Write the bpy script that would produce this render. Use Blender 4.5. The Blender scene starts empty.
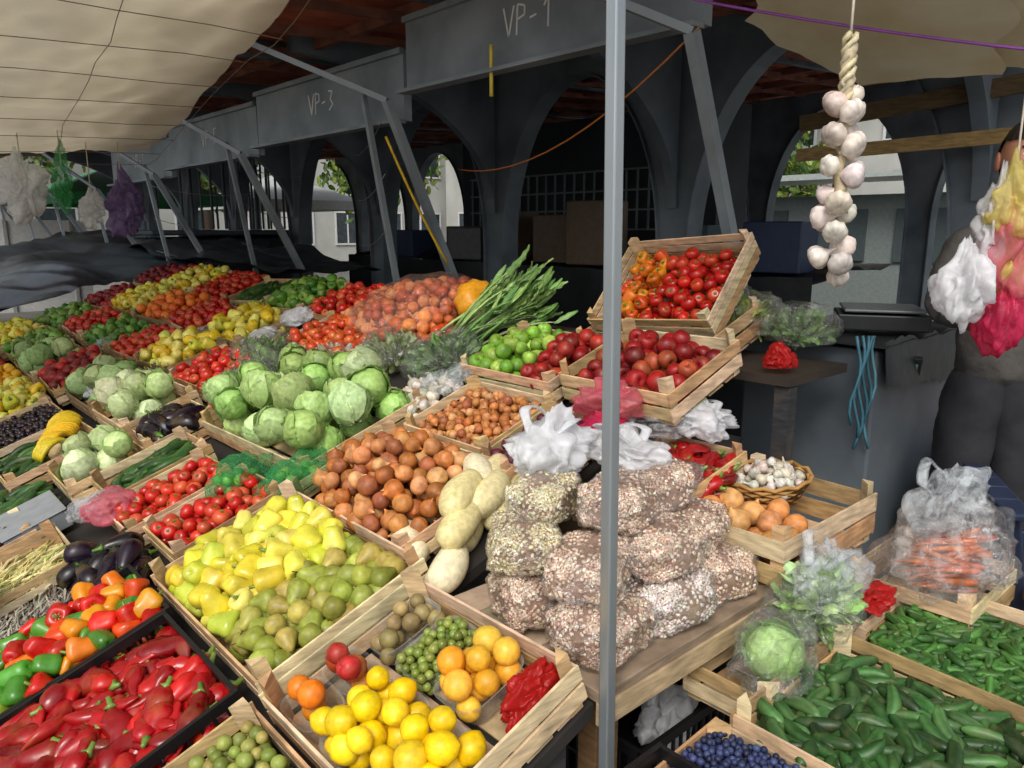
import bpy, math, random, bmesh
import numpy as np
from mathutils import Matrix, Vector, noise, Euler
rng=np.random.default_rng(7); random.seed(7)
S=bpy.context.scene
def lin(h):
    h=h.lstrip('#'); v=[int(h[i:i+2],16)/255 for i in (0,2,4)]
    return np.array([x/12.92 if x<=.04045 else ((x+.055)/1.055)**2.4 for x in v])
# ---------------- materials
def nmat(name):
    m=bpy.data.materials.new(name); m.use_nodes=True
    n=m.node_tree.nodes; b=n['Principled BSDF']; return m,n,m.node_tree.links,b
def setb(b,**k):
    for a,v in k.items():
        a=a.replace('_',' ')
        if a in b.inputs: b.inputs[a].default_value=v
def col4(c): return (float(c[0]),float(c[1]),float(c[2]),1)
def noisenode(n,l,scale,detail=4,coord='Object',stretch=None):
    tc=n.new('ShaderNodeTexCoord'); t=n.new('ShaderNodeTexNoise'); t.inputs['Scale'].default_value=scale; t.inputs['Detail'].default_value=detail
    if stretch:
        mp=n.new('ShaderNodeMapping'); mp.inputs['Scale'].default_value=stretch; l.new(tc.outputs[coord],mp.inputs[0]); l.new(mp.outputs[0],t.inputs['Vector'])
    else: l.new(tc.outputs[coord],t.inputs['Vector'])
    return t
def attrmat(name,rough=.4,nscale=60,namp=.25,bump=.15,bscale=120,spec=.5,stretch=None,trans=0,bdist=.002,stain=0,stc=(.12,.09,.06,1),sts=9,rvar=0):
    m,n,l,b=nmat(name)
    a=n.new('ShaderNodeAttribute'); a.attribute_name='Col'
    t=noisenode(n,l,nscale,3,stretch=stretch)
    mr=n.new('ShaderNodeMapRange'); mr.inputs[1].default_value=.3; mr.inputs[2].default_value=.7; mr.inputs[3].default_value=1-namp; mr.inputs[4].default_value=1+namp*.7
    l.new(t.outputs['Fac'],mr.inputs[0])
    mx=n.new('ShaderNodeVectorMath'); mx.operation='SCALE'; l.new(a.outputs['Color'],mx.inputs[0]); l.new(mr.outputs[0],mx.inputs['Scale'])
    out=mx.outputs[0]
    if stain:
        t3=noisenode(n,l,sts,5);r=n.new('ShaderNodeMapRange');r.inputs[1].default_value=.52;r.inputs[2].default_value=.72;r.inputs[3].default_value=0;r.inputs[4].default_value=stain;l.new(t3.outputs['Fac'],r.inputs[0])
        mm=n.new('ShaderNodeMix');mm.data_type='RGBA';l.new(r.outputs[0],mm.inputs[0]);l.new(out,mm.inputs[6]);mm.inputs[7].default_value=stc;out=mm.outputs[2]
    l.new(out,b.inputs['Base Color'])
    setb(b,Roughness=rough); b.inputs['Specular IOR Level'].default_value=spec
    if rvar:
        rr=n.new('ShaderNodeMapRange');rr.inputs[1].default_value=.35;rr.inputs[2].default_value=.65;rr.inputs[3].default_value=rough-rvar*.4;rr.inputs[4].default_value=rough+rvar;l.new(t.outputs['Fac'],rr.inputs[0]);l.new(rr.outputs[0],b.inputs['Roughness'])
    if bump:
        t2=noisenode(n,l,bscale,2,stretch=stretch); bp=n.new('ShaderNodeBump'); bp.inputs['Strength'].default_value=bump; bp.inputs['Distance'].default_value=bdist
        l.new(t2.outputs['Fac'],bp.inputs['Height']); l.new(bp.outputs[0],b.inputs['Normal'])
    if trans:
        tr=n.new('ShaderNodeBsdfTranslucent'); l.new(out,tr.inputs[0]); ms=n.new('ShaderNodeMixShader'); ms.inputs[0].default_value=trans
        l.new(b.outputs[0],ms.inputs[1]); l.new(tr.outputs[0],ms.inputs[2]); l.new(ms.outputs[0],n['Material Output'].inputs[0])
    return m
def flat(name,c1,c2=None,rough=.6,scale=5,bump=.2,bscale=40,metal=0,stretch=None,bdist=.003,lo=.35,hi=.65):
    m,n,l,b=nmat(name); c1=lin(c1); c2=lin(c2) if c2 else c1*.7
    t=noisenode(n,l,scale,5,stretch=stretch); r=n.new('ShaderNodeValToRGB')
    r.color_ramp.elements[0].color=col4(c1); r.color_ramp.elements[1].color=col4(c2); r.color_ramp.elements[0].position=lo; r.color_ramp.elements[1].position=hi
    l.new(t.outputs['Fac'],r.inputs[0]); l.new(r.outputs[0],b.inputs['Base Color']); setb(b,Roughness=rough,Metallic=metal)
    t2=noisenode(n,l,bscale,3,stretch=stretch); bp=n.new('ShaderNodeBump'); bp.inputs['Strength'].default_value=bump; bp.inputs['Distance'].default_value=bdist
    l.new(t2.outputs['Fac'],bp.inputs['Height']); l.new(bp.outputs[0],b.inputs['Normal'])
    return m
def film(name,c,alpha=.5,rough=.25,bscale=35,bump=.6,tr=.5):
    m,n,l,b=nmat(name); cc=col4(lin(c)); b.inputs['Base Color'].default_value=cc; setb(b,Roughness=rough)
    t2=noisenode(n,l,bscale,3); t2.inputs['Distortion'].default_value=1.5
    bp=n.new('ShaderNodeBump'); bp.inputs['Strength'].default_value=bump; bp.inputs['Distance'].default_value=.01
    l.new(t2.outputs['Fac'],bp.inputs['Height']); l.new(bp.outputs[0],b.inputs['Normal'])
    tl=n.new('ShaderNodeBsdfTranslucent'); tl.inputs[0].default_value=cc
    m1=n.new('ShaderNodeMixShader'); m1.inputs[0].default_value=tr; l.new(b.outputs[0],m1.inputs[1]); l.new(tl.outputs[0],m1.inputs[2])
    tp=n.new('ShaderNodeBsdfTransparent'); m2=n.new('ShaderNodeMixShader')
    mr=n.new('ShaderNodeMapRange'); mr.inputs[1].default_value=.35; mr.inputs[2].default_value=.65; mr.inputs[3].default_value=max(0,alpha-.2); mr.inputs[4].default_value=min(1,alpha+.2)
    l.new(t2.outputs['Fac'],mr.inputs[0]); l.new(mr.outputs[0],m2.inputs[0])
    l.new(tp.outputs[0],m2.inputs[1]); l.new(m1.outputs[0],m2.inputs[2]); l.new(m2.outputs[0],n['Material Output'].inputs[0])
    return m
def glossfilm(name,f0=.05,f1=.6,haze=.05,bscale=30):
    m,n,l,b=nmat(name)
    t2=noisenode(n,l,bscale,3); t2.inputs['Distortion'].default_value=2
    bp=n.new('ShaderNodeBump'); bp.inputs['Strength'].default_value=1; bp.inputs['Distance'].default_value=.014; l.new(t2.outputs['Fac'],bp.inputs['Height'])
    g=n.new('ShaderNodeBsdfGlossy'); g.inputs['Roughness'].default_value=.12; g.inputs[0].default_value=(.95,.95,.95,1); l.new(bp.outputs[0],g.inputs['Normal'])
    lw=n.new('ShaderNodeLayerWeight'); lw.inputs[0].default_value=.35; l.new(bp.outputs[0],lw.inputs['Normal'])
    mr=n.new('ShaderNodeMapRange'); mr.inputs[3].default_value=f0; mr.inputs[4].default_value=f1; l.new(lw.outputs['Facing'],mr.inputs[0])
    tp=n.new('ShaderNodeBsdfTransparent'); m1=n.new('ShaderNodeMixShader'); l.new(mr.outputs[0],m1.inputs[0]); l.new(tp.outputs[0],m1.inputs[1]); l.new(g.outputs[0],m1.inputs[2])
    tl=n.new('ShaderNodeBsdfDiffuse'); tl.inputs[0].default_value=(.8,.82,.84,1); m2=n.new('ShaderNodeMixShader'); m2.inputs[0].default_value=haze
    l.new(m1.outputs[0],m2.inputs[1]); l.new(tl.outputs[0],m2.inputs[2]); l.new(m2.outputs[0],n['Material Output'].inputs[0]); return m
M_gloss=attrmat('glossy_skin',.24,25,.24,.12,60,.5,stain=.18,stc=(.35,.22,.05,1),sts=22,rvar=.15)
M_fruit=attrmat('fruit_skin',.42,80,.2,.18,350,.4,bdist=.001,stain=.2,stc=(.25,.2,.08,1),sts=30)
M_matte=attrmat('earthy_skin',.5,45,.34,.3,150,.4)
M_leaf=attrmat('leafy',.42,70,.25,.35,90,.4,trans=.22,stain=.3,stc=(.45,.55,.28,1),sts=16)
M_wood=attrmat('crate_wood',.75,14,.35,.5,60,.2,stretch=(1,1,6),stain=.5)
M_plast=attrmat('plastic',.4,20,.15,.05,60,.4)
def beanmat():
    m,n,l,b=nmat('bean_skin'); a=n.new('ShaderNodeAttribute'); a.attribute_name='Col'
    t=noisenode(n,l,260,2); r=n.new('ShaderNodeValToRGB')
    r.color_ramp.elements[0].position=.53; r.color_ramp.elements[1].position=.61; r.color_ramp.elements[0].color=(0,0,0,1); r.color_ramp.elements[1].color=(1,1,1,1)
    mx=n.new('ShaderNodeMix'); mx.data_type='RGBA'; l.new(t.outputs['Fac'],r.inputs[0]); l.new(r.outputs[0],mx.inputs[0]); l.new(a.outputs['Color'],mx.inputs[6])
    mx.inputs[7].default_value=(.22,.085,.045,1); l.new(mx.outputs[2],b.inputs['Base Color']); setb(b,Roughness=.35); return m
M_bean=beanmat()
# ---------------- mesh builder
class MB:
    def __init__(s): s.V=[];s.L=[];s.T=[];s.C=[];s.n=0
    def add(s,tp,M,col=(1,1,1)):
        V,L,T,own,m,sh=tp
        A=np.array(M)[:3,:3]; o=np.array(M)[:3,3]
        s.V.append(V@A.T+o); s.L.append(L+s.n); s.T.append(T)
        col=np.asarray(col,float); s.C.append(own*(1-m)[:,None]+(m*sh)[:,None]*col[None]); s.n+=len(V)
    def box(s,M,c,size,col):
        s.add(BOX,M@Matrix.Translation(c)@Matrix.Diagonal((size[0],size[1],size[2],1)),col)
    def beam(s,p0,p1,w,h,col,up=(0,0,1)):
        p0=Vector(p0);p1=Vector(p1);d=p1-p0;L=d.length;z=d.normalized();u=Vector(up)
        if abs(z.dot(u))>.98:u=Vector((1,0,0))
        x=u.cross(z).normalized();y=z.cross(x)
        M=Matrix((x,y,z)).transposed().to_4x4();M.translation=(p0+p1)/2
        s.add(BOX,M@Matrix.Diagonal((w,h,L,1)),col)
    def obj(s,name,mat,smooth=True,parent=None,bevel=0):
        V=np.concatenate(s.V);L=np.concatenate(s.L).astype(np.int32);T=np.concatenate(s.T).astype(np.int32);C=np.concatenate(s.C)
        me=bpy.data.meshes.new(name);me.vertices.add(len(V));me.vertices.foreach_set('co',V.astype(np.float32).ravel())
        me.loops.add(len(L));me.loops.foreach_set('vertex_index',L);me.polygons.add(len(T))
        me.polygons.foreach_set('loop_start',np.concatenate([[0],np.cumsum(T)[:-1]]).astype(np.int32));me.polygons.foreach_set('loop_total',T)
        me.polygons.foreach_set('use_smooth',np.full(len(T),smooth))
        a=me.color_attributes.new('Col','FLOAT_COLOR','POINT');a.data.foreach_set('color',np.c_[np.clip(C,0,1),np.ones(len(C))].astype(np.float32).ravel())
        me.update(calc_edges=True);me.validate();me.materials.append(mat)
        o=bpy.data.objects.new(name,me);S.collection.objects.link(o)
        if parent:o.parent=parent
        if bevel:
            b=o.modifiers.new('b','BEVEL');b.width=bevel;b.segments=2
        return o
def tpl(V,F,own=None,m=None,sh=None):
    V=np.array(V,float);L=np.array([i for f in F for i in f],int);T=np.array([len(f) for f in F],int);n=len(V)
    return (V,L,T,np.zeros((n,3)) if own is None else np.array(own,float),np.ones(n) if m is None else np.array(m,float),np.ones(n) if sh is None else np.array(sh,float))
BOX=tpl([(x,y,z) for x in(-.5,.5) for y in(-.5,.5) for z in(-.5,.5)],[(0,1,3,2),(4,6,7,5),(0,4,5,1),(2,3,7,6),(0,2,6,4),(1,5,7,3)])
def join(*ts):
    V=[];L=[];T=[];O=[];m=[];s=[];n=0
    for t in ts:
        V.append(t[0]);L.append(t[1]+n);T.append(t[2]);O.append(t[3]);m.append(t[4]);s.append(t[5]);n+=len(t[0])
    return tuple(np.concatenate(a) for a in (V,L,T,O,m,s))
def grid(nu,nv,fn,cl=False):
    V=[];F=[];sh=[]
    for i in range(nu+(0 if cl else 1)):
        for j in range(nv+1):
            r=fn(i/nu,j/nv);V.append(r[:3]);sh.append(r[3] if len(r)>3 else 1)
    N=nv+1;M_=nu if cl else nu+1
    for i in range(nu):
        for j in range(nv):
            a=i*N+j;b=((i+1)%M_)*N+j;F.append((a,b,b+1,a+1))
    return tpl(V,F,sh=sh)
def lathe(prof,seg=14,lob=0,nl=4,wob=0,seed=0,shf=None,bend=0):
    def fn(u,v):
        k=v*(len(prof)-1);i=min(int(round(k)),len(prof)-1);r,z=prof[i];th=-u*2*math.pi
        s=1+lob*math.cos(nl*th)*min(1,r*3)
        if wob:s+=wob*noise.noise(Vector((math.cos(th)*1.3+seed*3,math.sin(th)*1.3,z*2)))
        return (r*s*math.cos(th)+bend*z*z,r*s*math.sin(th),z,shf(th,z,r) if shf else 1)
    return grid(seg,len(prof)-1,fn,True)
def smoothprof(p,n):
    p=np.array(p,float);t=np.linspace(0,len(p)-1,n);out=[]
    for x in t:
        i=int(min(x,len(p)-2));f=x-i
        a=p[max(i-1,0)];b=p[i];c=p[i+1];d=p[min(i+2,len(p)-1)]
        q=.5*((2*b)+(-a+c)*f+(2*a-5*b+4*c-d)*f*f+(-a+3*b-3*c+d)*f**3);out.append((max(q[0],.001),q[1]))
    return out
def tube(pts,rad,seg=8,flatn=1,own=None,shf=None):
    P=[Vector(p) for p in pts];V=[];F=[];sh=[];N=len(P)
    for i,p in enumerate(P):
        t=(P[min(i+1,N-1)]-P[max(i-1,0)]).normalized();u=Vector((0,0,1)) if abs(t.z)<.9 else Vector((1,0,0))
        x=t.cross(u).normalized();y=x.cross(t)
        for k in range(seg):
            a=2*math.pi*k/seg;V.append(p+x*(rad[i]*math.cos(a))+y*(rad[i]*flatn*math.sin(a)));sh.append(shf(i/(N-1),a) if shf else 1)
    for i in range(N-1):
        for k in range(seg):
            a=i*seg+k;b=i*seg+(k+1)%seg;F.append((a,b,b+seg,a+seg))
    F.append(tuple(range(seg))[::-1]);F.append(tuple((N-1)*seg+k for k in range(seg)))
    if own is not None:return tpl(V,F,own=[own]*len(V),m=[0]*len(V))
    return tpl(V,F,sh=sh)
GREEN=lin('#4f7a2a');STEM=lin('#6d8a3a')
def calyx(z,r,n=5,c=GREEN):
    V=[(0,0,z)];F=[]
    for k in range(n):
        a=2*math.pi*k/n;i=len(V)
        V+= [(r*.3*math.cos(a-.5),r*.3*math.sin(a-.5),z+.02),(r*math.cos(a),r*math.sin(a),z+.01),(r*.3*math.cos(a+.5),r*.3*math.sin(a+.5),z+.02)]
        F+=[(0,i,i+1),(0,i+1,i+2)]
    return tpl(V,F,own=[c]*len(V),m=[0]*len(V))
def T_tomato(seg=14,n=9,k=0):
    p=smoothprof([(0,-.41),(.3,-.38),(.49,-.12),(.5,.1),(.38,.34),(.14,.4),(0,.33)],n)
    return join(lathe(p,seg,.025,5,.06,k),calyx(.40,.2),tube([(0,0,.36),(.02,0,.47)],[.03,.03],5,own=GREEN))
def T_apple(seg=16,n=11,k=0):
    def sh(th,z,r):return .85+.5*noise.noise(Vector((math.cos(th)*1.2+k*5,math.sin(th)*1.2,z)))
    p=smoothprof([(0,-.36),(.16,-.42),(.4,-.28),(.5,.05),(.42,.33),(.2,.42),(0,.28)],n)
    return join(lathe(p,seg,0,4,.05,k,sh),tube([(0,0,.28),(.03,.02,.5)],[.018,.02],4,own=lin('#4a3018')))
def T_lemon(seg=16,n=13,k=0):
    p=smoothprof([(0,-.6),(.1,-.56),(.3,-.44),(.47,-.2),(.5,.05),(.42,.3),(.2,.48),(.08,.54),(0,.56)],n);return lathe(p,seg,0,4,.05,k)
def T_round(seg=12,n=9,k=0,sq=1.0):
    p=[(max(.001,.5*math.sin(math.pi*i/(n-1))),-.5*sq*math.cos(math.pi*i/(n-1))) for i in range(n)];return lathe(p,seg,0,4,.05,k)
def T_onion(seg=18,n=13,k=0):
    def sh(th,z,r):return .82+.3*abs(math.sin(th*7+math.sin(th*3+k)))+.25*noise.noise(Vector((math.cos(th)*2+k*5,math.sin(th)*2,z*2)))+(.25 if z>.42 else 0)
    p=smoothprof([(0,-.42),(.12,-.42),(.38,-.3),(.5,-.02),(.4,.26),(.16,.42),(.06,.54),(.05,.6),(.02,.62)],n);return lathe(p,seg,.01,6,.07,k,sh)
def T_pepper(seg=20,n=14,k=0):
    p=smoothprof([(0,-.5),(.16,-.56),(.32,-.46),(.40,-.12),(.5,.2),(.47,.4),(.28,.5),(.12,.4),(0,.38)],n)
    return join(lathe(p,seg,.09,3+k%2,.2,k,bend=.06*(k%3)),tube([(0,0,.38),(.01,.02,.52),(.08,.05,.68)],[.1,.06,.05],6,own=STEM),calyx(.43,.2,6,STEM))
def T_kapia(k=0,seg=12):
    n=14;r=random.Random(k);c=r.uniform(.1,.3);pts=[];rad=[]
    for i in range(n):
        t=i/(n-1);pts.append((t-.5,c*math.sin(t*3)+.03*math.sin(t*9+k),.03*math.sin(t*7+k)));rad.append(.19*(1-t**2.2)**.7*(min(1,t*6+.35))*(1+.12*math.sin(t*11+k))+.008)
    b=tube(pts,rad,seg,.72)
    V=b[0]
    for i in range(len(V)):
        q=noise.noise(Vector((V[i][0]*5+k*3,V[i][1]*6,V[i][2]*6)))*.045;V[i]+=q
    return join(b,tube([(-.5,0,0),(-.56,-.01,.01),(-.66,-.05,.05)],[.1,.045,.035],7,own=STEM))
def T_cuke(k=0,seg=9,r0=.11):
    r=random.Random(k);c=r.uniform(-.14,.14);n=9
    pts=[(i/(n-1)-.5,c*math.sin(i/(n-1)*3.1),0) for i in range(n)];rad=[r0*math.sin(math.pi*(.06+.88*i/(n-1)))**.4*(1+.08*r.random()) for i in range(n)];rad[0]*=.6;rad[-1]*=.5
    return tube(pts,rad,seg,shf=lambda t,a:.7+.6*t*t+.25*math.sin(a*4))
def T_pear(k=0,seg=16):
    p=smoothprof([(0,-.5),(.2,-.5),(.42,-.32),(.44,-.08),(.3,.2),(.2,.42),(.1,.54),(0,.55)],13)
    def sh(th,z,r):return .9+.4*noise.noise(Vector((math.cos(th)*2+k*5,math.sin(th)*2,z*3)))
    return join(lathe(p,seg,0,4,.08,k,sh,bend=.15),tube([(.04,0,.5),(.08,.02,.75)],[.025,.02],4,own=lin('#4a3a1c')))
def T_eggplant(k=0,seg=14):
    p=smoothprof([(0,-.85),(.25,-.8),(.4,-.55),(.4,-.2),(.3,.2),(.24,.5),(.16,.62),(0,.6)],13)
    return join(lathe(p,seg,0,4,.04,k,None,bend=.12),tube([(.03,0,.55),(.05,0,.72),(.07,.02,.95)],[.2,.08,.05],7,own=GREEN),calyx(.6,.3,5,GREEN))
def T_garlic(seg=18,k=0):
    p=smoothprof([(0,-.36),(.14,-.4),(.4,-.3),(.5,-.05),(.4,.2),(.18,.38),(.09,.55),(.07,.85),(.05,.95)],12)
    def sh(th,z,r):return (.86+.14*math.cos(8*th))*(.75 if z<-.36 else 1)
    return lathe(p,seg,.07,8,.06,k,sh)
def T_banana(k=0):
    n=9;b=[]
    for q in range(5):
        pts=[(.5*math.cos(2.6*i/(n-1)+.3)+.02*q,(q-2)*.13+.05*math.sin(i),.45*math.sin(2.6*i/(n-1)+.3)-.1) for i in range(n)]
        rad=[.08*min(1,.35+i*.6,.35+(n-1-i)*.5) for i in range(n)];b.append(tube(pts,rad,6))
    return join(*b)
def T_cabbage(k=0,nl=8,loose=1.0,res=8):
    r=random.Random(k);core=lathe(smoothprof([(0,-.45),(.3,-.4),(.46,0),(.35,.34),(0,.45)],9),14,0,4,.08,k,lambda th,z,rr:1.25)
    parts=[core]
    for i in range(nl):
        az=i*2.4+r.random();up=r.uniform(1.7,2.7);wd=r.uniform(.9,1.3);off=.47+.008*i*loose;sd=r.random()*50
        def fn(u,v):
            s=u*2-1;th=v*up;w=wd*math.sin(math.pi*min(1,(v*.85+.12)))**.5
            a=az+s*w*.9
            edge=max(abs(s),v if v>.8 else 0)
            rr=off+.035*loose*abs(s)**3+.04*loose*max(0,v-.7)/.3+.035*loose*noise.noise(Vector((s*3+sd,v*4,0)))+.025*edge*loose*math.sin(s*14+v*17+sd)
            st=max(.12,math.sin(th)) if v<.9 or up<2 else math.sin(th)
            x=rr*st*math.cos(a);y=rr*st*math.sin(a);z=-rr*math.cos(th)
            rib=1.3 if abs(s)<.13 else 1;vein=1.1 if (int((abs(s)*2.2+v*6))%2==0) else .93
            return (x,y,z,rib*vein*(.88+.12*i/nl))
        parts.append(grid(res,res,fn))
    return join(*parts)
def T_leaf(k=0,cur=.3,asp=.5,ruf=.06,n=5):
    sd=k*7.3
    def fn(u,v):
        s=u*2-1;w=asp*math.sin(math.pi*(v*.93+.04))**.6*.5
        return (v-.1,s*w,cur*v*v+.15*w*abs(s)+ruf*math.sin(v*17+s*9+sd)*abs(s)+.05*noise.noise(Vector((u*3+sd,v*3,0))),1.25 if abs(s)<.2 else .85+.3*noise.noise(Vector((u*4,v*4,sd))))
    return grid(4,n,fn)
# ---------------- frames
AL=math.atan(.354);Z0=.39
def FR(x,y,z,pitch=0,yaw=0,roll=0):return Matrix.Translation((x,y,z))@Matrix.Rotation(-pitch,4,'Y')@Matrix.Rotation(roll,4,'X')@Matrix.Rotation(yaw,4,'Z')
def FD(x,y,dz=0,yaw=0):return FR(x,y,Z0+.354*x+dz,AL,yaw)
def rotm(mode,a=None):
    if mode=='rand':return Euler((random.uniform(0,6.28),random.uniform(0,6.28),random.uniform(0,6.28))).to_matrix().to_4x4()
    if mode=='up':return Euler((random.gauss(0,.45),random.gauss(0,.45),random.uniform(0,6.28))).to_matrix().to_4x4()
    if mode=='flip':return Euler((random.choice([0,3.14,1.5,-1.5])+random.gauss(0,.4),random.gauss(0,.5),random.uniform(0,6.28))).to_matrix().to_4x4()
    if mode=='lay':return Matrix.Rotation((a or 0)+random.gauss(0,.38),4,'Z')@Matrix.Rotation(random.gauss(0,.14),4,'Y')@Matrix.Rotation(random.uniform(0,6.28) if a is not None else 0,4,'X')
    if mode=='layany':return Matrix.Rotation(random.uniform(0,6.28),4,'Z')@Matrix.Rotation(random.gauss(0,.15),4,'Y')@Matrix.Rotation(random.uniform(-.5,.5),4,'X')
    if mode=='laylat':return Matrix.Rotation(random.uniform(0,6.28),4,'Z')@Matrix.Rotation(1.57+random.gauss(0,.25),4,'Y')
def pick(cols):
    c=random.choice(cols);c=lin(c) if isinstance(c,str) else c
    return c*random.uniform(.78,1.15)*np.array([random.uniform(.93,1.07),random.uniform(.91,1.09),1])
def pile(mb,temps,Fr,w,d,size,layers,cols,mode='rand',base=.012,heap=.3,L=None,ang=None,sc=None,cx=0,cy=0,ov=.93,mound=False):
    L=L or size
    n=int((layers+.8)*w*d/(size*size*.85)*(size/L))+4;P=np.zeros((n,3));s2=size*ov;cnt=0
    hmax=base+size*(.55+.66*(layers-1))
    mx=max(.001,w/2-min(L,w)/2*.9 if (ang is None) else w/2-size/2);my=max(.001,d/2-size/2*.9 if ang is None else d/2-size/2)
    if ang is not None:
        mx=max(.001,w/2-size/2-abs(math.cos(ang))*(L-size)/2);my=max(.001,d/2-size/2-abs(math.sin(ang))*(L-size)/2)
    for i in range(n):
        X=rng.uniform(-mx,mx,16);Y=rng.uniform(-my,my,16)
        best=None
        for x,y in zip(X,Y):
            z=base+size/2;q=(x/mx)**2+(y/my)**2
            if mound and q>1.2:continue
            if cnt:
                dd=(P[:cnt,0]-x)**2+(P[:cnt,1]-y)**2;mk=dd<s2*s2
                if mk.any():z=max(z,(P[:cnt,2][mk]+np.sqrt(s2*s2-dd[mk])*.85).max())
            if z>base+size/2+.001 and z>hmax*(1-(.45 if mound else .10)*q)+size*.15:continue
            k=z+heap*size*q
            if best is None or k<best[0]:best=(k,x,y,z)
        if best is None:continue
        P[cnt]=best[1:];cnt+=1;p=best[1:]
        s=(sc or L)*random.uniform(.85,1.12)
        mb.add(random.choice(temps),Fr@Matrix.Translation((cx+p[0],cy+p[1],p[2]))@rotm(mode,ang)@Matrix.Scale(s,4),pick(cols))
WOODC=['#cdb088','#d8bf98','#c2a274','#dcc7a2','#b8976a']
def crate(w,d,h,Fr,name='wooden_crate',post=.035,cols=WOODC,rows=2):
    mb=MB();t=.006
    def c():return pick(cols)
    nb=max(3,int(w/.08))
    for i in range(nb):
        mb.box(Fr,(-w/2+(i+.5)*w/nb,0,.004),(w/nb*.82,d-.004,.006),c())
    sh=h/rows
    for r in range(rows):
        z=.012+sh*(r+.5)
        hh=sh*.78
        for s in(-1,1):
            mb.box(Fr@Matrix.Rotation(random.gauss(0,.01),4,'X'),(s*(w/2),0,z),(t,d+.012,hh),c())
            mb.box(Fr@Matrix.Rotation(random.gauss(0,.01),4,'Y'),(0,s*(d/2+.004),z+.003),(w+.01,t,hh),c())
    for a in(-1,1):
        for b in(-1,1):
            x=a*(w/2-.005);y=b*(d/2-.001);q=.032;zt=h+post
            V=[(x,y,0),(x-a*q,y,0),(x,y-b*q,0),(x,y,zt),(x-a*q,y,zt),(x,y-b*q,zt)]
            mb.add(tpl(V,[(0,1,2),(3,5,4),(0,3,4,1),(1,4,5,2),(0,2,5,3)]),Fr,c())
    return mb.obj(name,M_wood,False)
def pcrate(w,d,h,Fr,col='#141416',name='plastic_crate'):
    mb=MB();c=lin(col);t=.006
    mb.box(Fr,(0,0,.004),(w,d,.006),c)
    for s in(-1,1):
        for z,hh in((h-.012,.024),(.02,.03),(h*.5,.008)):
            mb.box(Fr,(s*w/2,0,z),(t+.004,d,hh),c);mb.box(Fr,(0,s*d/2,z+.001),(w+.01,t+.004,hh),c)
        n=int(d/.028)
        for i in range(n+1):mb.box(Fr,(s*w/2,-d/2+i*d/n,h/2),(t,.007,h-.01),c)
        n=int(w/.028)
        for i in range(n+1):mb.box(Fr,(-w/2+i*w/n,s*d/2,h/2),(.007,t,h-.01),c)
    return mb.obj(name,M_plast,False)
def ico(sub):
    bm=bmesh.new();bmesh.ops.create_icosphere(bm,subdivisions=sub,radius=1)
    V=[v.co[:] for v in bm.verts];F=[[v.index for v in f.verts] for f in bm.faces];bm.free();return V,F
ICO5=ico(5);ICO4=ico(4)
def crumple(name,c,size,mat,seed=0,amp=.22,rotz=0,sub=ICO5,neck=True,fr=None,parent=None,hang=False,handles=False):
    V=[];r=Matrix.Rotation(rotz,3,'Z');zk=.3 if hang else .6
    for v in sub[0]:
        p=Vector(v);o=Vector((seed*3.1,seed*1.7,seed));ps=Vector((p.x,p.y,p.z*zk))
        ps+=Vector((noise.noise(p*1.3+o),noise.noise(p*1.3-o),noise.noise(p*1.1+o*.5)))*.6
        n1=noise.noise(ps*1.3+o)*2;n2=(1-abs(noise.noise(ps*2.2+o*2))*2.4);n3=(1-abs(noise.noise(ps*5+o))*2)
        k=1+amp*(n1*.5+n2*.4+(n3**3)*.10-.3)
        q=p*k
        if neck and p.z>.5:
            f=(p.z-.5)/.5;w=.8 if hang else .45
            q.x*=1-w*f*(1-.3*f);q.y*=1-w*f*(1-.3*f);q.z+=(.6 if hang else .22)*f*f+.12*f*noise.noise(Vector((p.x*4+seed,p.y*4,0)))
        if hang and p.z<0:q.x*=1-.15*p.z;q.y*=1-.15*p.z
        if p.z<-.5 and not hang:q.z=-.5-(abs(q.z)-.5)*.35
        q=r@Vector((q.x*size[0],q.y*size[1],q.z*size[2]));V.append(tuple(q))
    M=Matrix.Translation(c) if fr is None else fr
    mb=MB();mb.add(tpl(V,sub[1]),M)
    if handles:
        for s in(-1,1):
            pts=[];n=14
            for i in range(n+1):
                a=math.pi*i/n;pts.append(tuple(r@Vector((size[0]*.45*math.cos(a)+.01*math.sin(a*3+seed),s*size[1]*(.25+.35*math.sin(a)),size[2]*(.55+.75*math.sin(a)*(.8+.2*s))))))
            mb.add(tube(pts,[.014]*(n+1),6,.2),M)
    return mb.obj(name,mat,True,parent)
M_white=film('white_bag_film','#f0f2f5',.82,.3,14,.3,.45)
M_clear=film('clear_bag_film','#dfe6ea',.28,.15,20,.7,.3)
M_clear2=glossfilm('thin_clear_film',.03,.5,.025)
M_beanf=glossfilm('bean_bag_film',.05,.6,.035,22)
M_pink=film('pink_bag_film','#e87c8c',.65,.3,14,.35)
M_hot=film('hot_pink_bag_film','#e03a68',.75,.3,14,.35)
M_redf=film('red_bag_film','#cf2a28',.85,.3)
M_yel=film('yellow_bag_film','#e8d880',.7,.3,14,.35)
M_purp=film('purple_bag_film','#9a80b8',.7,.3,14,.35)
M_tray=film('tray_plastic','#b9b9b0',.35,.2,8,.2,.3)
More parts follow.
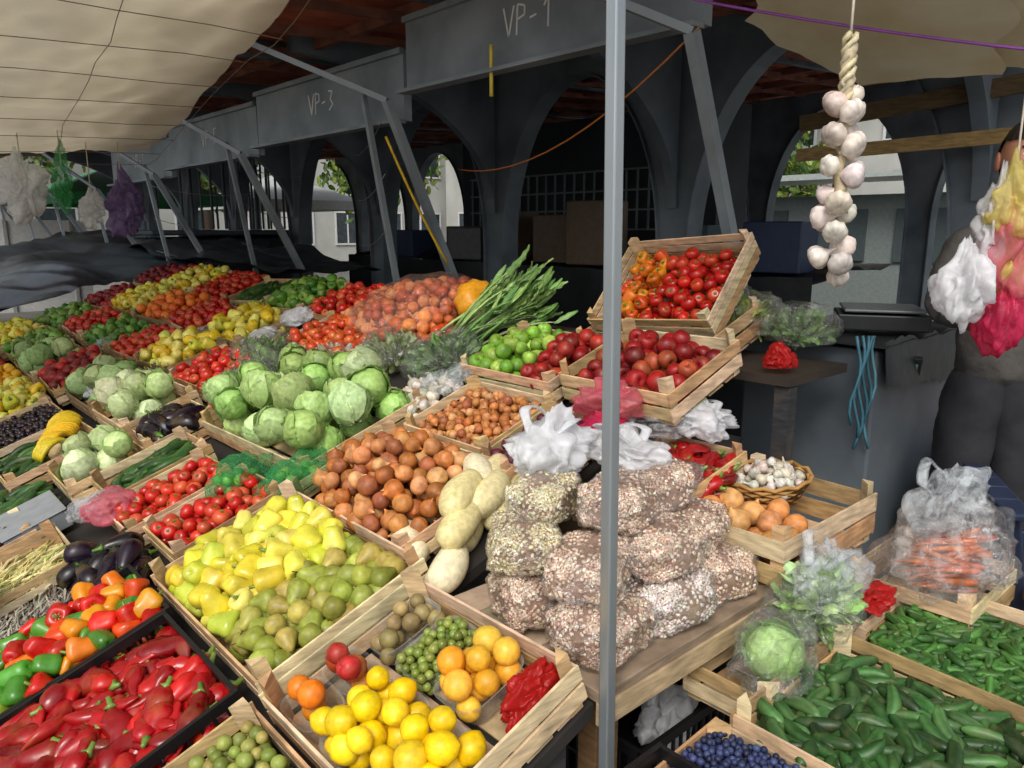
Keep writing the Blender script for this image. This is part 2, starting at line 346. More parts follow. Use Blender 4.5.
# ================= PRODUCE
tom=[T_tomato(k=i) for i in range(4)];toms=[T_tomato(9,7,k=i) for i in range(3)]
app=[T_apple(k=i) for i in range(4)];lem=[T_lemon(k=i) for i in range(4)];rnd=[T_round(14,10,k=i,sq=.95) for i in range(3)]
small=[T_round(8,6,k=i) for i in range(3)];oni=[T_onion(k=i) for i in range(5)];pep=[T_pepper(k=i) for i in range(7)];peps=[T_pepper(12,9,k=i) for i in range(3)]
kap=[T_kapia(i) for i in range(8)];cuk=[T_cuke(i) for i in range(5)];cuf=[T_cuke(i,10,.15) for i in range(6)];pea=[T_pear(i) for i in range(4)];egg=[T_eggplant(i) for i in range(3)]
gar=[T_garlic(k=i) for i in range(3)];cab=[T_cabbage(i) for i in range(5)];cabs=[T_cabbage(i+9,6,1.2,5) for i in range(3)];ban=[T_banana()]
lea=[T_leaf(i) for i in range(6)];leal=[T_leaf(i,.2,.2,.05,6) for i in range(4)]
TOMC=['#b81a12','#c4241a','#ad1410','#c93a22','#c85030'];YEL=['#d6d040','#dcd452','#d0cc34','#e0d868','#c4cc48','#e0c838'];ONC=['#b8753e','#c48650','#a8642e','#cc9862','#9c5c38']
CUC=['#2c4f1c','#36602a','#284a20','#3f6a2c'];LEMC=['#f0cc14','#f4d420','#eec408'];CABC=['#b4d080','#c0d890','#a6c870','#cce0a4','#98bc68'];ORG=['#d86a20','#e07a28','#cc5a1c']
def prod(name,mat,*a,**k):
    mb=MB();pile(mb,*a,**k);return mb.obj(name,mat)
def cell(x0,x1,y0,y1):return (x0+x1)/2,(y0+y1)/2,(x1-x0)/math.cos(AL),y1-y0
# --- lemon crate (divided)
x,y,w,d=cell(.575,.955,.855,1.35);F=FD(x,y);crate(w,d,.09,F,post=.045)
def tray(Fr,cx,cy,w,d,h=.055):
    def fn(u,v):
        a=u*2*math.pi;c=math.copysign(abs(math.cos(a))**.5,math.cos(a));s=math.copysign(abs(math.sin(a))**.5,math.sin(a))
        k=[0,.8,.86,.95,1.0,1.06][int(round(v*5))];z=[0.0,.0,.01,h*.9,h,h][int(round(v*5))]
        return (cx+c*k*w/2,cy+s*k*d/2,.014+z)
    mb=MB();mb.add(grid(28,5,fn,True),Fr);return mb.obj('plastic_tray',M_tray)
def tcell(fx0,fx1,fy0,fy1,name,mat,temps,size,layers,cols,mode='rand',**k):
    cx=(fx0+fx1)/2-x;cy=(fy0+fy1)/2-y;cx/=math.cos(AL);ww=(fx1-fx0)/math.cos(AL);dd=fy1-fy0
    tray(F,cx,cy,ww*.95,dd*.95);prod(name,mat,temps,F,ww*1.0,dd*1.0,size,layers,cols,mode,cx=cx,cy=cy,base=.025,**k)
tcell(.585,.68,1.20,1.34,'orange_pile',M_fruit,rnd,.06,2.6,['#e07a18','#e88a20'])
tcell(.68,.77,1.20,1.34,'peach_pile',M_fruit,app,.052,3.2,['#c9542c','#b8342a','#d88a3a','#c0302c','#d8783a'])
tcell(.585,.77,1.03,1.19,'lemon_pile',M_fruit,lem,.052,3.0,LEMC,sc=.052)
tcell(.585,.77,.87,1.02,'lemon_pile',M_fruit,lem,.052,3.0,LEMC,sc=.052)
tcell(.78,.94,1.23,1.34,'kiwi_pile',M_matte,rnd,.04,2.2,['#8a784c','#9a8858'])
tcell(.78,.94,1.10,1.22,'grape_pile',M_gloss,rnd,.021,4.2,['#7d8a3a','#8a9a48','#6c7c30'])
tcell(.78,.94,.96,1.09,'apricot_pile',M_fruit,rnd,.054,3.0,['#eaa82c','#efb83c','#e69c24','#f0c040'])
crumple('red_net_bag',(0,0,0),(.065,.035,.04),M_redf,3,.6,neck=False,fr=F@Matrix.Translation((.13,-.19,.06)))
# --- pears & yellow peppers crate
x,y,w,d=cell(.585,1.0,1.40,2.06);F=FD(x,y);crate(w,d,.085,F,post=.05)
prod('pear_pile',M_fruit,pea,F,w*.95,.25,.048,3.0,['#a8ac4c','#b4a850','#98a040','#8a9038','#a89848'],'laylat',L=.055,sc=.066,cy=-d/2+.14,ov=.9)
prod('yellow_pepper_pile',M_gloss,pep,F,w*.95,.40,.056,3.1,YEL,'rand',sc=.068,cy=.11,ov=.88)
# --- black crate A red long peppers
x,y,w,d=cell(.06,.545,1.40,1.83);F=FD(x,y);pcrate(w,d,.11,F)
prod('red_pepper_pile',M_gloss,kap,F,w*.99,d*.99,.040,4.2,['#a00e14','#b01416','#8c080e','#80080e','#b81a14'],'layany',L=.11,sc=.14,ov=.85)
# --- crate B bell peppers
x,y,w,d=cell(.12,.56,1.86,2.18);F=FD(x,y);pcrate(w,d,.10,F)
prod('bell_pepper_pile',M_gloss,pep,F,w*.99,d*.99,.052,3.1,['#c41a10','#b3120e','#4c8a2a','#d8701c','#3f7a24','#c8400f','#8aa030','#c41a10','#e0901c'],'rand',sc=.062,ov=.9)
prod('bell_pepper_pile',M_gloss,pep,FD(.10,2.02),.2,.25,.055,1.8,['#c41a10','#b3120e','#4c8a2a','#3c6a22'],'rand',sc=.065,ov=.9)
x,y,w,d=cell(.27,.55,1.02,1.35);F=FD(x,y);crate(w,d,.09,F)
prod('green_fig_pile',M_fruit,rnd,F,w*.95,d*.95,.028,4.6,['#7d8a3a','#8f9a48','#6a7a30','#a09a50'])
prod('eggplant_pile',M_gloss,egg,FD(.53,2.30),.2,.34,.058,2.3,['#120914','#1a0c1c','#0d070f'],'laylat',L=.075,sc=.08,ov=.9)
bp=[]
for k in range(5):
    c=random.uniform(-.15,.15);bp.append(tube([(i/6-.5,c*math.sin(i/6*3.1)+.02*math.sin(i*2+k),0) for i in range(7)],[.01]+[.032]*5+[.008],6,.5))
x,y,w,d=cell(.1,.49,2.5,2.82);F=FD(x,y);crate(w,d,.06,F)
prod('yellow_bean_pile',M_fruit,bp,F,w*.95,d*.95,.012,6,['#d4c888','#dcd29c','#c8bc74','#b8b870'],'lay',L=.12,sc=.14,ang=.5)
x,y,w,d=cell(.1,.44,2.22,2.47);F=FD(x,y)
prod('dried_bean_pod_pile',M_matte,bp,F,w*.95,d*.95,.012,6.5,['#8f8a7c','#a39c8a','#6f6a60','#b8b0a0'],'lay',L=.1,sc=.11,ang=1.2)
x,y,w,d=cell(.12,.44,2.86,3.08);F=FD(x,y);crate(w,d,.06,F)
prod('walnut_pile',M_matte,small,F,w*.95,d*.95,.026,4,['#6a4a34','#7c5a40','#54382a'])
x,y,w,d=cell(.66,.99,2.12,2.38);F=FD(x,y);crate(w,d,.08,F);prod('tomato_pile',M_gloss,tom,F,w*.99,d*.99,.048,2.7,TOMC,'up')
x,y,w,d=cell(.62,.96,2.42,2.70);F=FD(x,y);crate(w,d,.08,F);prod('tomato_pile',M_gloss,tom,F,w*.99,d*.99,.048,2.6,TOMC,'up')
x,y,w,d=cell(.66,1.0,2.74,3.0);F=FD(x,y);crate(w,d,.08,F);prod('cucumber_pile',M_fruit,cuk,F,w*.95,d*.95,.03,3,CUC,'lay',L=.12,sc=.135,ang=.3)
M_gnet=film('green_net','#4fb870',.42,.5,110,.9)
for (X,Y,dz,sx,sy,sd) in ((1.02,2.16,.05,.13,.09,5),(.92,2.36,.06,.10,.08,8)):
    prod('cucumber_pile',M_fruit,rnd,FD(X,Y,dz-.02),sx*1.7,sy*1.7,.04,2.4,['#8ab84a','#5aa040','#3f8a3a'],'rand',mound=True)
    crumple('green_net_sack',(0,0,0),(sx,sy,.065),M_gnet,sd,.5,neck=False,fr=FD(X,Y,dz+.025))
mb=MB();F=FD(1.19,1.80);pile(mb,oni,F,.42,.62,.055,4.6,ONC,'flip',ov=.92,heap=.8,mound=True);mb.obj('onion_pile',M_matte)
crate(.40,.60,.075,F)
def T_gourd(k):
    n=12;return tube([(i/(n-1)-.5,.08*math.sin(i/3+k),0) for i in range(n)],[.25*(.35+.65*math.sin(math.pi*(.10+.8*(i/(n-1))**.8)))*(1 if 0<i<n-1 else .35) for i in range(n)],16,shf=lambda t,a:.97+.05*math.sin(a*5))
go=[T_gourd(i) for i in range(4)]
mb=MB()
for i,(dx,dy,dz,a) in enumerate([(-.15,-.03,.05,.5),(-.02,.05,.05,.9),(.10,.0,.05,.3),(-.06,.0,.11,.6),(.06,.03,.11,.2),(.15,.10,.09,.8),(-.14,.12,.06,1.2),(0,.03,.15,.5),(.1,.12,.12,.9),(.2,.0,.06,.1)]):
    mb.add(random.choice(go),FD(1.20,1.43,-.02)@Matrix.Translation((dx,dy,dz))@Matrix.Rotation(a,4,'Z')@Matrix.Scale(.175,4),lin(random.choice(['#eadda8','#f0e6c0','#e6d89c']))*random.uniform(.9,1))
mb.obj('pale_squash_pile',M_fruit)
def cabpile(name,Fr,w,d,size,layers,cols,T=cab,heap=.5,mat=M_leaf,mound=False):
    mb=MB();pile(mb,T,Fr,w,d,size,layers,cols,'up',heap=heap,ov=.97,sc=size*1.02,mound=mound);return mb.obj(name,mat)
x,y,w,d=cell(1.08,1.55,2.16,3.02);F=FD(x,y);crate(w,d,.085,F);cabpile('cabbage_pile',F,w*1.0,d*1.0,.13,2.4,CABC,heap=.4)
x,y,w,d=cell(1.40,1.70,1.66,2.05);F=FD(x,y);crate(w,d,.08,F);prod('shallot_pile',M_matte,oni,F,w*.95,d*.95,.032,3.3,ONC,'rand')
x,y,w,d=cell(1.38,1.66,1.40,1.63);F=FD(x,y);crate(w,d,.08,F);prod('red_onion_pile',M_matte,oni,F,w*.95,d*.95,.042,3.2,['#5a1c30','#6a2238','#4c1426'],'rand')
x,y,w,d=cell(1.46,1.70,2.09,2.38);F=FD(x,y);prod('garlic_pile',M_fruit,gar,F,w*.95,d*.95,.045,2.5,['#d8cdbd','#e0d8ca'],'rand',sc=.045)
x,y,w,d=cell(1.74,2.06,1.72,2.18);F=FD(x,y,.02);crate(w,d,.085,F);prod('green_apple_pile',M_fruit,app,F,w*.99,.28,.057,2.8,['#7fae38','#6da030','#9ab84a'],'rand',sc=.06,cy=.09)
prod('red_apple_pile',M_fruit,app,F,w*.99,.2,.057,2.8,['#9a1c1c','#a82c20','#b84a28','#8a1418'],'rand',sc=.06,cy=-.13)
x,y,w,d=cell(1.76,2.1,1.26,1.68);F=FD(x,y,.03);crate(w,d,.10,F,rows=2,post=.05);prod('red_apple_pile',M_fruit,app,F,w*.98,d*.98,.058,2.7,['#8a1418','#a01c1c','#7a1016','#a84a2a'],'rand',sc=.061)
F=FR(2.40,1.72,1.34,.75,.1);crate(.42,.5,.11,F,rows=3);prod('tomato_pile',M_gloss,tom,F,.38,.30,.052,2.4,['#b81a12','#c4241a','#ad1410','#c93a22'],'up',cy=-.08)
prod('orange_pepper_pile',M_gloss,pep,F,.38,.18,.052,2.2,['#d8701c','#dc8820','#c84a18'],'up',cy=.14)
F=FR(2.33,1.70,1.15,.3,.05);crate(.42,.52,.12,F,rows=2)
F=FD(2.08,3.0,.05);mb=MB();pile(mb,rnd,F,.62,.75,.062,3.3,['#c86a34','#d07a40','#bc5e30','#d88a50','#b85028'],'rand',heap=1.2,ov=.9,mound=True);mb.obj('onion_pile',M_matte)
crumple('net_sack',(0,0,0),(.29,.34,.12),M_clear2,15,.2,neck=False,fr=F@Matrix.Translation((0,0,.07)))
F=FD(1.78,3.2,.02);crate(.35,.6,.07,F);prod('tomato_pile',M_gloss,toms,F,.34,.6,.055,2.4,['#c0481c','#b83c1c','#c85a28'],'up')
F=FD(1.95,2.62,.02);prod('tomato_pile',M_gloss,toms,F,.2,.3,.055,2.0,['#c0481c','#b83c1c','#c85a28'],'up')
def T_pump(k=0):
    return join(lathe(smoothprof([(0,-.3),(.25,-.36),(.48,-.2),(.5,.08),(.35,.3),(.1,.3),(0,.24)],12),30,.06,10),tube([(0,0,.22),(.02,0,.4),(.08,0,.48)],[.07,.04,.04],6,own=STEM))
mb=MB();mb.add(T_pump(),FD(2.14,2.60,.14)@Matrix.Rotation(.9,4,'X')@Matrix.Scale(.20,4),lin('#d8941e'));mb.obj('pumpkin',M_fruit)
# ---- leafy bunches
def bunch(name,Fr,size,n,ls,cols,T=lea,film_=None,up=.3,seed=1,fs=1.05):
    mb=MB()
    for i in range(n):
        u=Vector((random.gauss(0,1),random.gauss(0,1),random.gauss(0,1))).normalized()*random.uniform(.3,1)**.5
        p=Vector((u.x*size[0],u.y*size[1],u.z*size[2]));z=Vector((u.x,u.y,u.z+up)).normalized()
        q=z.to_track_quat('X','Z').to_matrix().to_4x4()
        mb.add(random.choice(T),Fr@Matrix.Translation(p)@q@Matrix.Rotation(random.uniform(0,6.28),4,'X')@Matrix.Translation((-.5*ls,0,0))@Matrix.Scale(ls*random.uniform(.7,1.2),4),pick(cols))
    o=mb.obj(name,M_leaf)
    if film_:crumple('produce_bag',(0,0,0),(size[0]*fs+.02,size[1]*fs+.02,size[2]*fs+.02),film_,seed,.35,neck=False,fr=Fr,sub=ICO5)
    return o
KAL=['#4a6e30','#5a7e3a','#3e6228','#6a904a'];LET=['#8db05c','#a2c070','#7aa04c']
bunch('kale_bunch',FD(1.76,2.34,.09),(.13,.18,.09),400,.055,['#6a9050','#7aa05c','#5a7e44'],film_=M_clear2,seed=2)
bunch('spinach_bunch',FD(1.76,2.72,.08),(.12,.15,.07),260,.055,['#9aac68','#8a9c58','#aab880'],film_=M_clear2,seed=4)
bunch('lettuce_bunch',FD(1.50,3.40,.08),(.15,.28,.08),420,.07,KAL+LET,film_=M_clear2,seed=5)
bunch('lettuce_bunch',FD(1.30,3.22,.08),(.12,.14,.06),240,.06,['#a4c492','#86a86c'],film_=M_clear2,seed=6)
bunch('chard_bunch',FD(1.64,3.0,.07),(.09,.14,.05),160,.07,['#c8c8b0','#a8b890'],film_=M_clear2,seed=7)
bunch('salad_bunch',FR(2.54,1.58,1.28),(.13,.18,.08),320,.065,['#b4c86c','#96b662','#d2de88','#6a8a44'],film_=M_clear2,seed=8)
bunch('salad_bunch',FR(2.60,1.34,1.25),(.09,.12,.06),180,.06,['#7a9c58','#668a48'],film_=M_clear2,seed=18)
# leeks
mb=MB()
for i in range(60):
    a=random.gauss(.0,.22);b=random.gauss(.75,.18);L=random.uniform(.28,.44)
    dv=Vector((.45+math.sin(a)*.3,-.50+.3*math.sin(a),math.sin(b)*1.1)).normalized();p0=Vector((1.97+random.gauss(0,.05),2.48+random.gauss(0,.05),1.15+random.gauss(0,.02)))
    pts=[p0+dv*L*t+Vector((0,0,-.10*t*t)) for t in (0,.3,.6,.8,1)]
    t_=tube(pts,[.011,.010,.008,.006,.003],6,.6);c=random.choice(['#9fbe6a','#b9d488','#7caa58','#8aba6c','#d4e0b0'])
    mb.add(t_,Matrix.Identity(4),lin(c))
    for j in range(3):mb.add(random.choice(leal),Matrix.Translation(pts[2+j%3])@dv.to_track_quat('X','Z').to_matrix().to_4x4()@Matrix.Rotation(random.uniform(0,6),4,'X')@Matrix.Scale(.11,4),pick(['#7faa5c','#8fba64','#b6d880','#6f9a52']))
mb.obj('leek_bundle',M_leaf)
# ---- far section grid
G=[(.45,.80),(.85,1.16),(1.21,1.50),(1.55,1.86),(1.92,2.25)]
Yb=[(3.35,3.8),(3.84,4.3),(4.34,4.85),(4.9,5.45),(5.5,6.05),(6.1,6.8)]
kinds={'t':('tomato_pile',M_gloss,toms,.055,2.5,TOMC,'up',{}),
 'y':('yellow_pepper_pile',M_gloss,peps,.065,2.5,['#d8d040','#dcb828','#e0d868'],'rand',{}),
 'l':('lemon_pile',M_fruit,small,.06,2.5,['#e0a81c','#e8b828','#d89014'],'rand',{}),
 'c':('cucumber_pile',M_fruit,cuk,.03,3.2,CUC,'lay',dict(L=.12,sc=.135,ang=.2)),
 'g':('green_pepper_pile',M_gloss,peps,.06,2.5,['#5a8a30','#78a040','#44742a'],'rand',{}),
 'd':('grape_pile',M_gloss,small,.026,3.5,['#1c1220','#2a1428','#181018'],'rand',{}),
 'r':('red_apple_pile',M_fruit,small,.06,2.5,['#8a1820','#a82420','#701018'],'rand',{}),
 'o':('orange_pile',M_fruit,small,.065,2.4,ORG,'rand',{})}
lay=["bdylrt","kkrkgy","tytgtg","xytoyr","tgctyr"]
for i,row in enumerate(lay):
    for j,ch in enumerate(row):
        x,y,w,d=cell(*G[i],*Yb[j]);x+=random.uniform(-.02,.02);F=FD(x,y,random.uniform(0,.03),random.gauss(0,.06))
        if ch=='x':continue
        crate(w,d,.08,F,cols=WOODC if random.random()<.6 else ['#a08a68','#8c7858'])
        if ch in kinds:
            nm,mt,T_,sz,ly,cs,md,kw=kinds[ch];prod(nm,mt,T_,F,w*1.04,d*1.04,sz,ly*1.25,cs,md,**kw)
        elif ch=='k':cabpile('cauliflower_pile' if j==0 else 'cabbage_pile',F,w,d,.12,2.1,(['#d4dcb0','#bcd090'] if j==0 else ['#a2c080','#b0ca8a','#92b470']),cabs)
        elif ch=='b':
            mb=MB()
            for q in range(5):mb.add(ban[0],F@Matrix.Translation((.06+.03*q-.05,-.12+.07*q,.08))@Matrix.Rotation(random.uniform(-.5,.5),4,'Z')@Matrix.Scale(.14,4),pick(['#dcb41c','#e6c22c']))
            mb.obj('banana_bunch',M_fruit);prod('cucumber_pile',M_fruit,cuk,F,w*.5,d*.9,.03,3,CUC,'lay',L=.12,sc=.13,ang=.2,cx=-.09)
prod('eggplant_pile',M_gloss,egg,FD(1.0,3.18,.02),.24,.28,.06,1.9,['#120914','#1a0c1c'],'laylat',L=.08,sc=.085)
crate(.3,.30,.08,FD(1.0,3.18))
cabpile('cauliflower_pile',FD(.74,3.17),.30,.30,.11,2.0,['#d4dcb0','#bcd090'],cabs);crate(.33,.30,.08,FD(.74,3.17))
prod('cucumber_pile',M_fruit,cuk,FD(.42,3.2),.3,.25,.03,3,CUC,'lay',L=.12,sc=.135,ang=.2)
for (X,Y,s,c) in [(.58,2.72,1,M_clear),(1.20,3.12,2,M_pink),(.60,2.66,3,M_pink),(.95,4.1,4,M_white),(1.5,4.3,5,M_clear),(1.05,3.62,6,M_clear),(1.62,3.7,7,M_white),(1.85,3.75,8,M_white),(1.62,2.15,9,M_clear),(2.05,4.2,10,M_clear),(1.2,5.0,11,M_clear)]:
    crumple('produce_bag',(0,0,0),(.08,.09,.045),c,s+20,.5,fr=FD(X,Y,.10),neck=False,sub=ICO4)
# scale on left
mb=MB();F=FD(.44,2.98,.02)
mb.box(F,(0,0,.03),(.2,.24,.06),lin('#7a8084'));mb.box(F,(0,0,.066),(.21,.25,.006),lin('#8a9094'));mb.box(F,(-.115,0,.035),(.03,.18,.04),lin('#3a4048'));mb.obj('weighing_scale',M_plast,False,bevel=.006)
mb=MB();mb.add(lathe([(.001,0),(.07,0),(.095,.035),(.10,.04),(.09,.035),(.001,.01)],24),FD(.16,2.5,.12),lin('#3b1c78'));mb.obj('purple_bowl',M_plast)
# ================= near-end bench
mb=MB();I=Matrix.Identity(4)
for i in range(5):mb.box(I,(1.53,.885+i*.1,.735),(1.1,.094,.025),pick(['#a8997e','#b8a88c','#968870']))
for xx in(1.08,1.75,2.03):
    for yy in(.93,1.28):mb.box(I,(xx,yy,.36),(.07,.05,.72),pick(['#7a5c40','#6a4e36']))
mb.box(I,(1.55,1.0,.3),(1.0,.3,.02),lin('#3a2c20'))
mb.box(I,(1.53,.842,.70),(1.1,.02,.05),lin('#b09a78'))
mb.box(Matrix.Translation((1.72,.90,.4))@Matrix.Rotation(.06,4,'Y'),(0,0,0),(.16,.02,.62),lin('#8a6440'))
mb.obj('wooden_bench',M_wood,False,bevel=.002)
BEAN=T_round(7,6,0,.8)
def beanbag(c,size,yaw,seed,cols,pitch=0):
    par=bpy.data.objects.new('bean_bag',None);S.collection.objects.link(par)
    Fr=Matrix.Translation(c)@Matrix.Rotation(yaw,4,'Z')@Matrix.Rotation(pitch,4,'Y')
    def pil(p):
        p=p.normalized();q=Vector([math.copysign(abs(t)**.55,t) for t in p]);k=1+.16*noise.noise(p*1.7+Vector((seed*2,0,seed)))+.12*noise.noise(p*3.6+Vector((seed,3,0)))
        k-=.06*max(0,1-abs(noise.noise(p*2.3+Vector((0,seed,5))))*7)
        return Vector((q.x*size[0]*k,q.y*size[1]*k,q.z*size[2]*k))
    V=[tuple(pil(Vector(v))*.965) for v in ICO4[0]]
    mb=MB();mb.add(tpl(V,ICO4[1]),Fr,lin('#96765e'));mb.obj('fill',M_matte,True,par)
    mb=MB();A=4*math.pi*((size[0]*size[1])**1.6/3+(size[0]*size[2])**1.6/3+(size[1]*size[2])**1.6/3)**(1/1.6)*1.25
    N=int(A*1.25/(.0105*.0078));
    for i in range(N):
        zz=1-2*(i+.5)/N;a=i*2.39996;r=math.sqrt(1-zz*zz);p=pil(Vector((r*math.cos(a),r*math.sin(a),zz)));nrm=Vector((p.x/size[0]**2,p.y/size[1]**2,p.z/size[2]**2)).normalized()
        q=nrm.to_track_quat('Z','X').to_matrix().to_4x4()
        mb.add(BEAN,Fr@Matrix.Translation(p*random.uniform(.96,1.0))@q@Matrix.Rotation(random.uniform(0,6.3),4,'Z')@Matrix.Rotation(random.gauss(0,.3),4,'X')@Matrix.Diagonal((.013,.0092,.008,1)),pick(cols))
    mb.obj('beans',M_bean,True,par)
    V=[]
    for v in ICO5[0]:
        p=Vector(v);q=pil(p)*(1.03+.06*max(0,1-abs(noise.noise(p*3.2+Vector((seed,0,0))))*4))
        if p.x>.72:f=(p.x-.72)/.28;q.x+=.05*f;q.y*=1-.3*f;q.z=q.z*(1-.7*f)+.012*math.sin(q.y*200)*f
        if p.x<-.8:f=(-p.x-.8)/.2;q.x-=.03*f;q.z=q.z*(1-.6*f)+.010*math.sin(q.y*180)*f
        V.append(tuple(q))
    mb=MB();mb.add(tpl(V,ICO5[1]),Fr);mb.obj('film',M_beanf,True,par)
BC=['#e6d2ba','#dcc2aa','#ecdcc6','#d0ac92'];BC2=['#dcd4ac','#d0c698','#e2dcba'];BC3=['#eae2d8','#e0d6ca','#efe9e2']
BB=[((1.10,.945,.80),(.095,.085,.055),.2,BC),((1.30,.94,.80),(.10,.085,.055),-.1,BC3),((1.49,.95,.80),(.09,.085,.058),-.3,BC),
 ((1.08,1.13,.81),(.09,.085,.062),1.2,BC),((1.28,1.14,.81),(.095,.085,.06),.4,BC),((1.49,1.15,.82),(.09,.085,.06),.1,BC),
 ((1.12,1.0,.90),(.095,.08,.05),.5,BC),((1.31,.97,.905),(.10,.08,.053),-.05,BC),((1.48,1.0,.90),(.09,.08,.05),.25,BC),
 ((1.07,1.15,.925),(.09,.075,.048),.9,BC2),((1.27,1.05,1.0),(.10,.075,.048),.3,BC),((1.43,1.08,.99),(.095,.075,.048),-.2,BC),((1.18,1.20,.99),(.09,.07,.045),.3,BC2)]
for i,(c,s,yw,cc) in enumerate(BB):beanbag(c,s,yw,i*3+1,cc,random.gauss(0,.10))
crumple('shopping_bag',(1.30,1.30,1.06),(.14,.10,.08),M_white,31,.6,rotz=.4,handles=True)
crumple('shopping_bag',(1.46,1.20,1.05),(.12,.09,.055),M_white,37,.6,rotz=1.4,handles=True)
crumple('shopping_bag',(1.93,1.30,1.03),(.13,.10,.055),M_white,38,.6,rotz=1.0,handles=True)
crumple('shopping_bag',(1.80,1.36,1.03),(.10,.08,.05),M_clear,39,.5,rotz=2.0)
crumple('pink_bag',(1.72,1.44,1.09),(.10,.10,.055),M_pink,32,.6,rotz=.2,handles=True)
crumple('pink_bag',(1.60,1.40,1.03),(.08,.07,.05),M_hot,52,.6,rotz=.2)
crumple('red_bag',(2.26,1.22,1.19),(.05,.05,.045),M_redf,33,.5,neck=False)
# garlic/onion crate
F=FR(1.83,.99,.752,.04,-.03);crate(.46,.36,.13,F,rows=2,post=.04)
prod('onion_pile',M_matte,oni,F,.24,.34,.066,2.9,['#c4824a','#d0965c','#c88a4c'],'flip',cx=-.10,cy=-.01,sc=.07)
mb=MB()
FB=F@Matrix.Translation((.08,.05,.10))
for r in range(7):
    z=.005+r*.0105;R=.085+.006*r
    mb.add(tube([(R*math.cos(a*.2618)*1.1,R*math.sin(a*.2618)*.9,z+.004*(-1)**(a+r)) for a in range(25)],[.0062]*25,5),FB,pick(['#a87a44','#b88c54']))
mb.add(lathe([(.001,.0),(.08,0),(.115,.065)],24),FB,lin('#6a4a28'))
mb.obj('wicker_basket',M_wood)
prod('garlic_pile',M_fruit,gar,FB,.22,.2,.03,3.6,['#ddd5ca','#e6e0d6','#d4c8b8'],'rand',base=.03,mound=True,sc=.032)
F=FR(1.68,1.23,.84,.22,0);crate(.44,.26,.09,F);prod('yellow_pepper_pile',M_gloss,peps,F,.22,.25,.04,3.8,YEL+['#dca828'],'rand',sc=.046,cx=-.1);prod('chili_pile',M_gloss,kap,F,.24,.26,.026,5.5,['#8a0c10','#a01212','#740a0c'],'layany',cx=.1,L=.1,sc=.12)
mb=MB();mb.box(I,(1.85,1.36,.79),(.75,.42,.085),lin('#5a4634'));mb.obj('raised_plank',M_wood,False)
# ================= lower right bench
mb=MB()
for i in range(5):mb.box(I,(1.6,.20+i*.115,.575),(1.45,.11,.025),pick(['#8a7250','#7a6244']))
for xx in(.95,1.6,2.25):
    for yy in(.22,.62):mb.box(I,(xx,yy,.28),(.06,.05,.56),pick(['#7a5c40','#6a4e36']))
mb.obj('wooden_bench',M_wood,False)
F=FR(1.06,.52,.59,.05,0);crate(.24,.38,.06,F,post=.02)
prod('blueberry_pile',M_matte,small,F,.24,.38,.014,7.0,['#2b3352','#343e66','#222a46','#404a72'],'rand',heap=.6)
F=FR(1.42,.48,.59,.05,-.02);crate(.42,.42,.085,F,post=.04);prod('cucumber_pile',M_fruit,cuf,F,.42,.40,.026,4.0,['#2f5024','#3c6632','#27421f','#48703a'],'layany',L=.07,sc=.088)
F=FR(1.86,.47,.59,.05,0);crate(.40,.40,.085,F,post=.04);prod('gherkin_pile',M_fruit,cuf,F,.38,.38,.02,5.0,['#42702e','#50803a','#345f28'],'layany',L=.05,sc=.06)
def T_carrot(k=0):return tube([(i/7-.5,.05*math.sin(i/2+k),0) for i in range(8)],[.03,.07,.068,.058,.048,.035,.02,.004],9,shf=lambda t,a:.9+.15*math.sin(t*60))
car=[T_carrot(i) for i in range(3)]
F=FR(2.10,.62,.70,.5,0);mb=MB();pile(mb,car,F,.21,.17,.026,6,['#cc6420','#d87028','#c05a1c','#b0522a'],'lay',L=.1,sc=.12,ang=2.2);mb.obj('carrot_pile',M_fruit)
crumple('produce_bag',(0,0,0),(.18,.15,.13),M_clear2,41,.4,neck=False,fr=F@Matrix.Translation((0,0,.08)))
crumple('produce_bag',(0,0,0),(.16,.13,.12),film('carrot_bag_film','#e4e4e2',.16,.15,20,.8,.3),47,.4,neck=False,fr=F@Matrix.Translation((0.02,0,.09)))
crumple('produce_bag',(0,0,0),(.11,.08,.09),M_clear,41,.6,fr=F@Matrix.Translation((0.11,0.02,.17)),handles=True)
crate(.36,.3,.1,FR(2.12,.66,.60))
cabpile('cabbage_pile',FR(1.43,.73,.64,0,0),.28,.15,.11,1.1,['#b4cc88','#a8c478'])
crumple('produce_bag',(1.42,.73,.71),(.12,.08,.075),M_clear2,42,.45,neck=False,rotz=.2)
bunch('lettuce_bunch',FR(1.63,.74,.75),(.10,.075,.085),320,.07,['#b9d498','#cce4ac','#9cc070'],film_=M_clear2,seed=43)
crumple('shopping_bag',(1.64,.73,.80),(.11,.075,.085),M_clear,44,.6,handles=True)
crumple('shopping_bag',(1.42,1.0,.40),(.08,.06,.08),M_white,45,.6,handles=True)
crumple('red_net_bag',(1.80,.68,.72),(.06,.04,.025),M_redf,46,.6,neck=False)
crate(.42,.20,.08,FR(1.53,.78,.57))
pcrate(.36,.26,.12,FR(.84,.60,.56));pcrate(.4,.3,.2,FR(1.35,1.02,.32))
mb=MB();mb.beam((1.30,.10,.45),(1.80,.30,1.05),.03,.018,lin('#d0a050'));mb.obj('wooden_slat',M_wood,False)
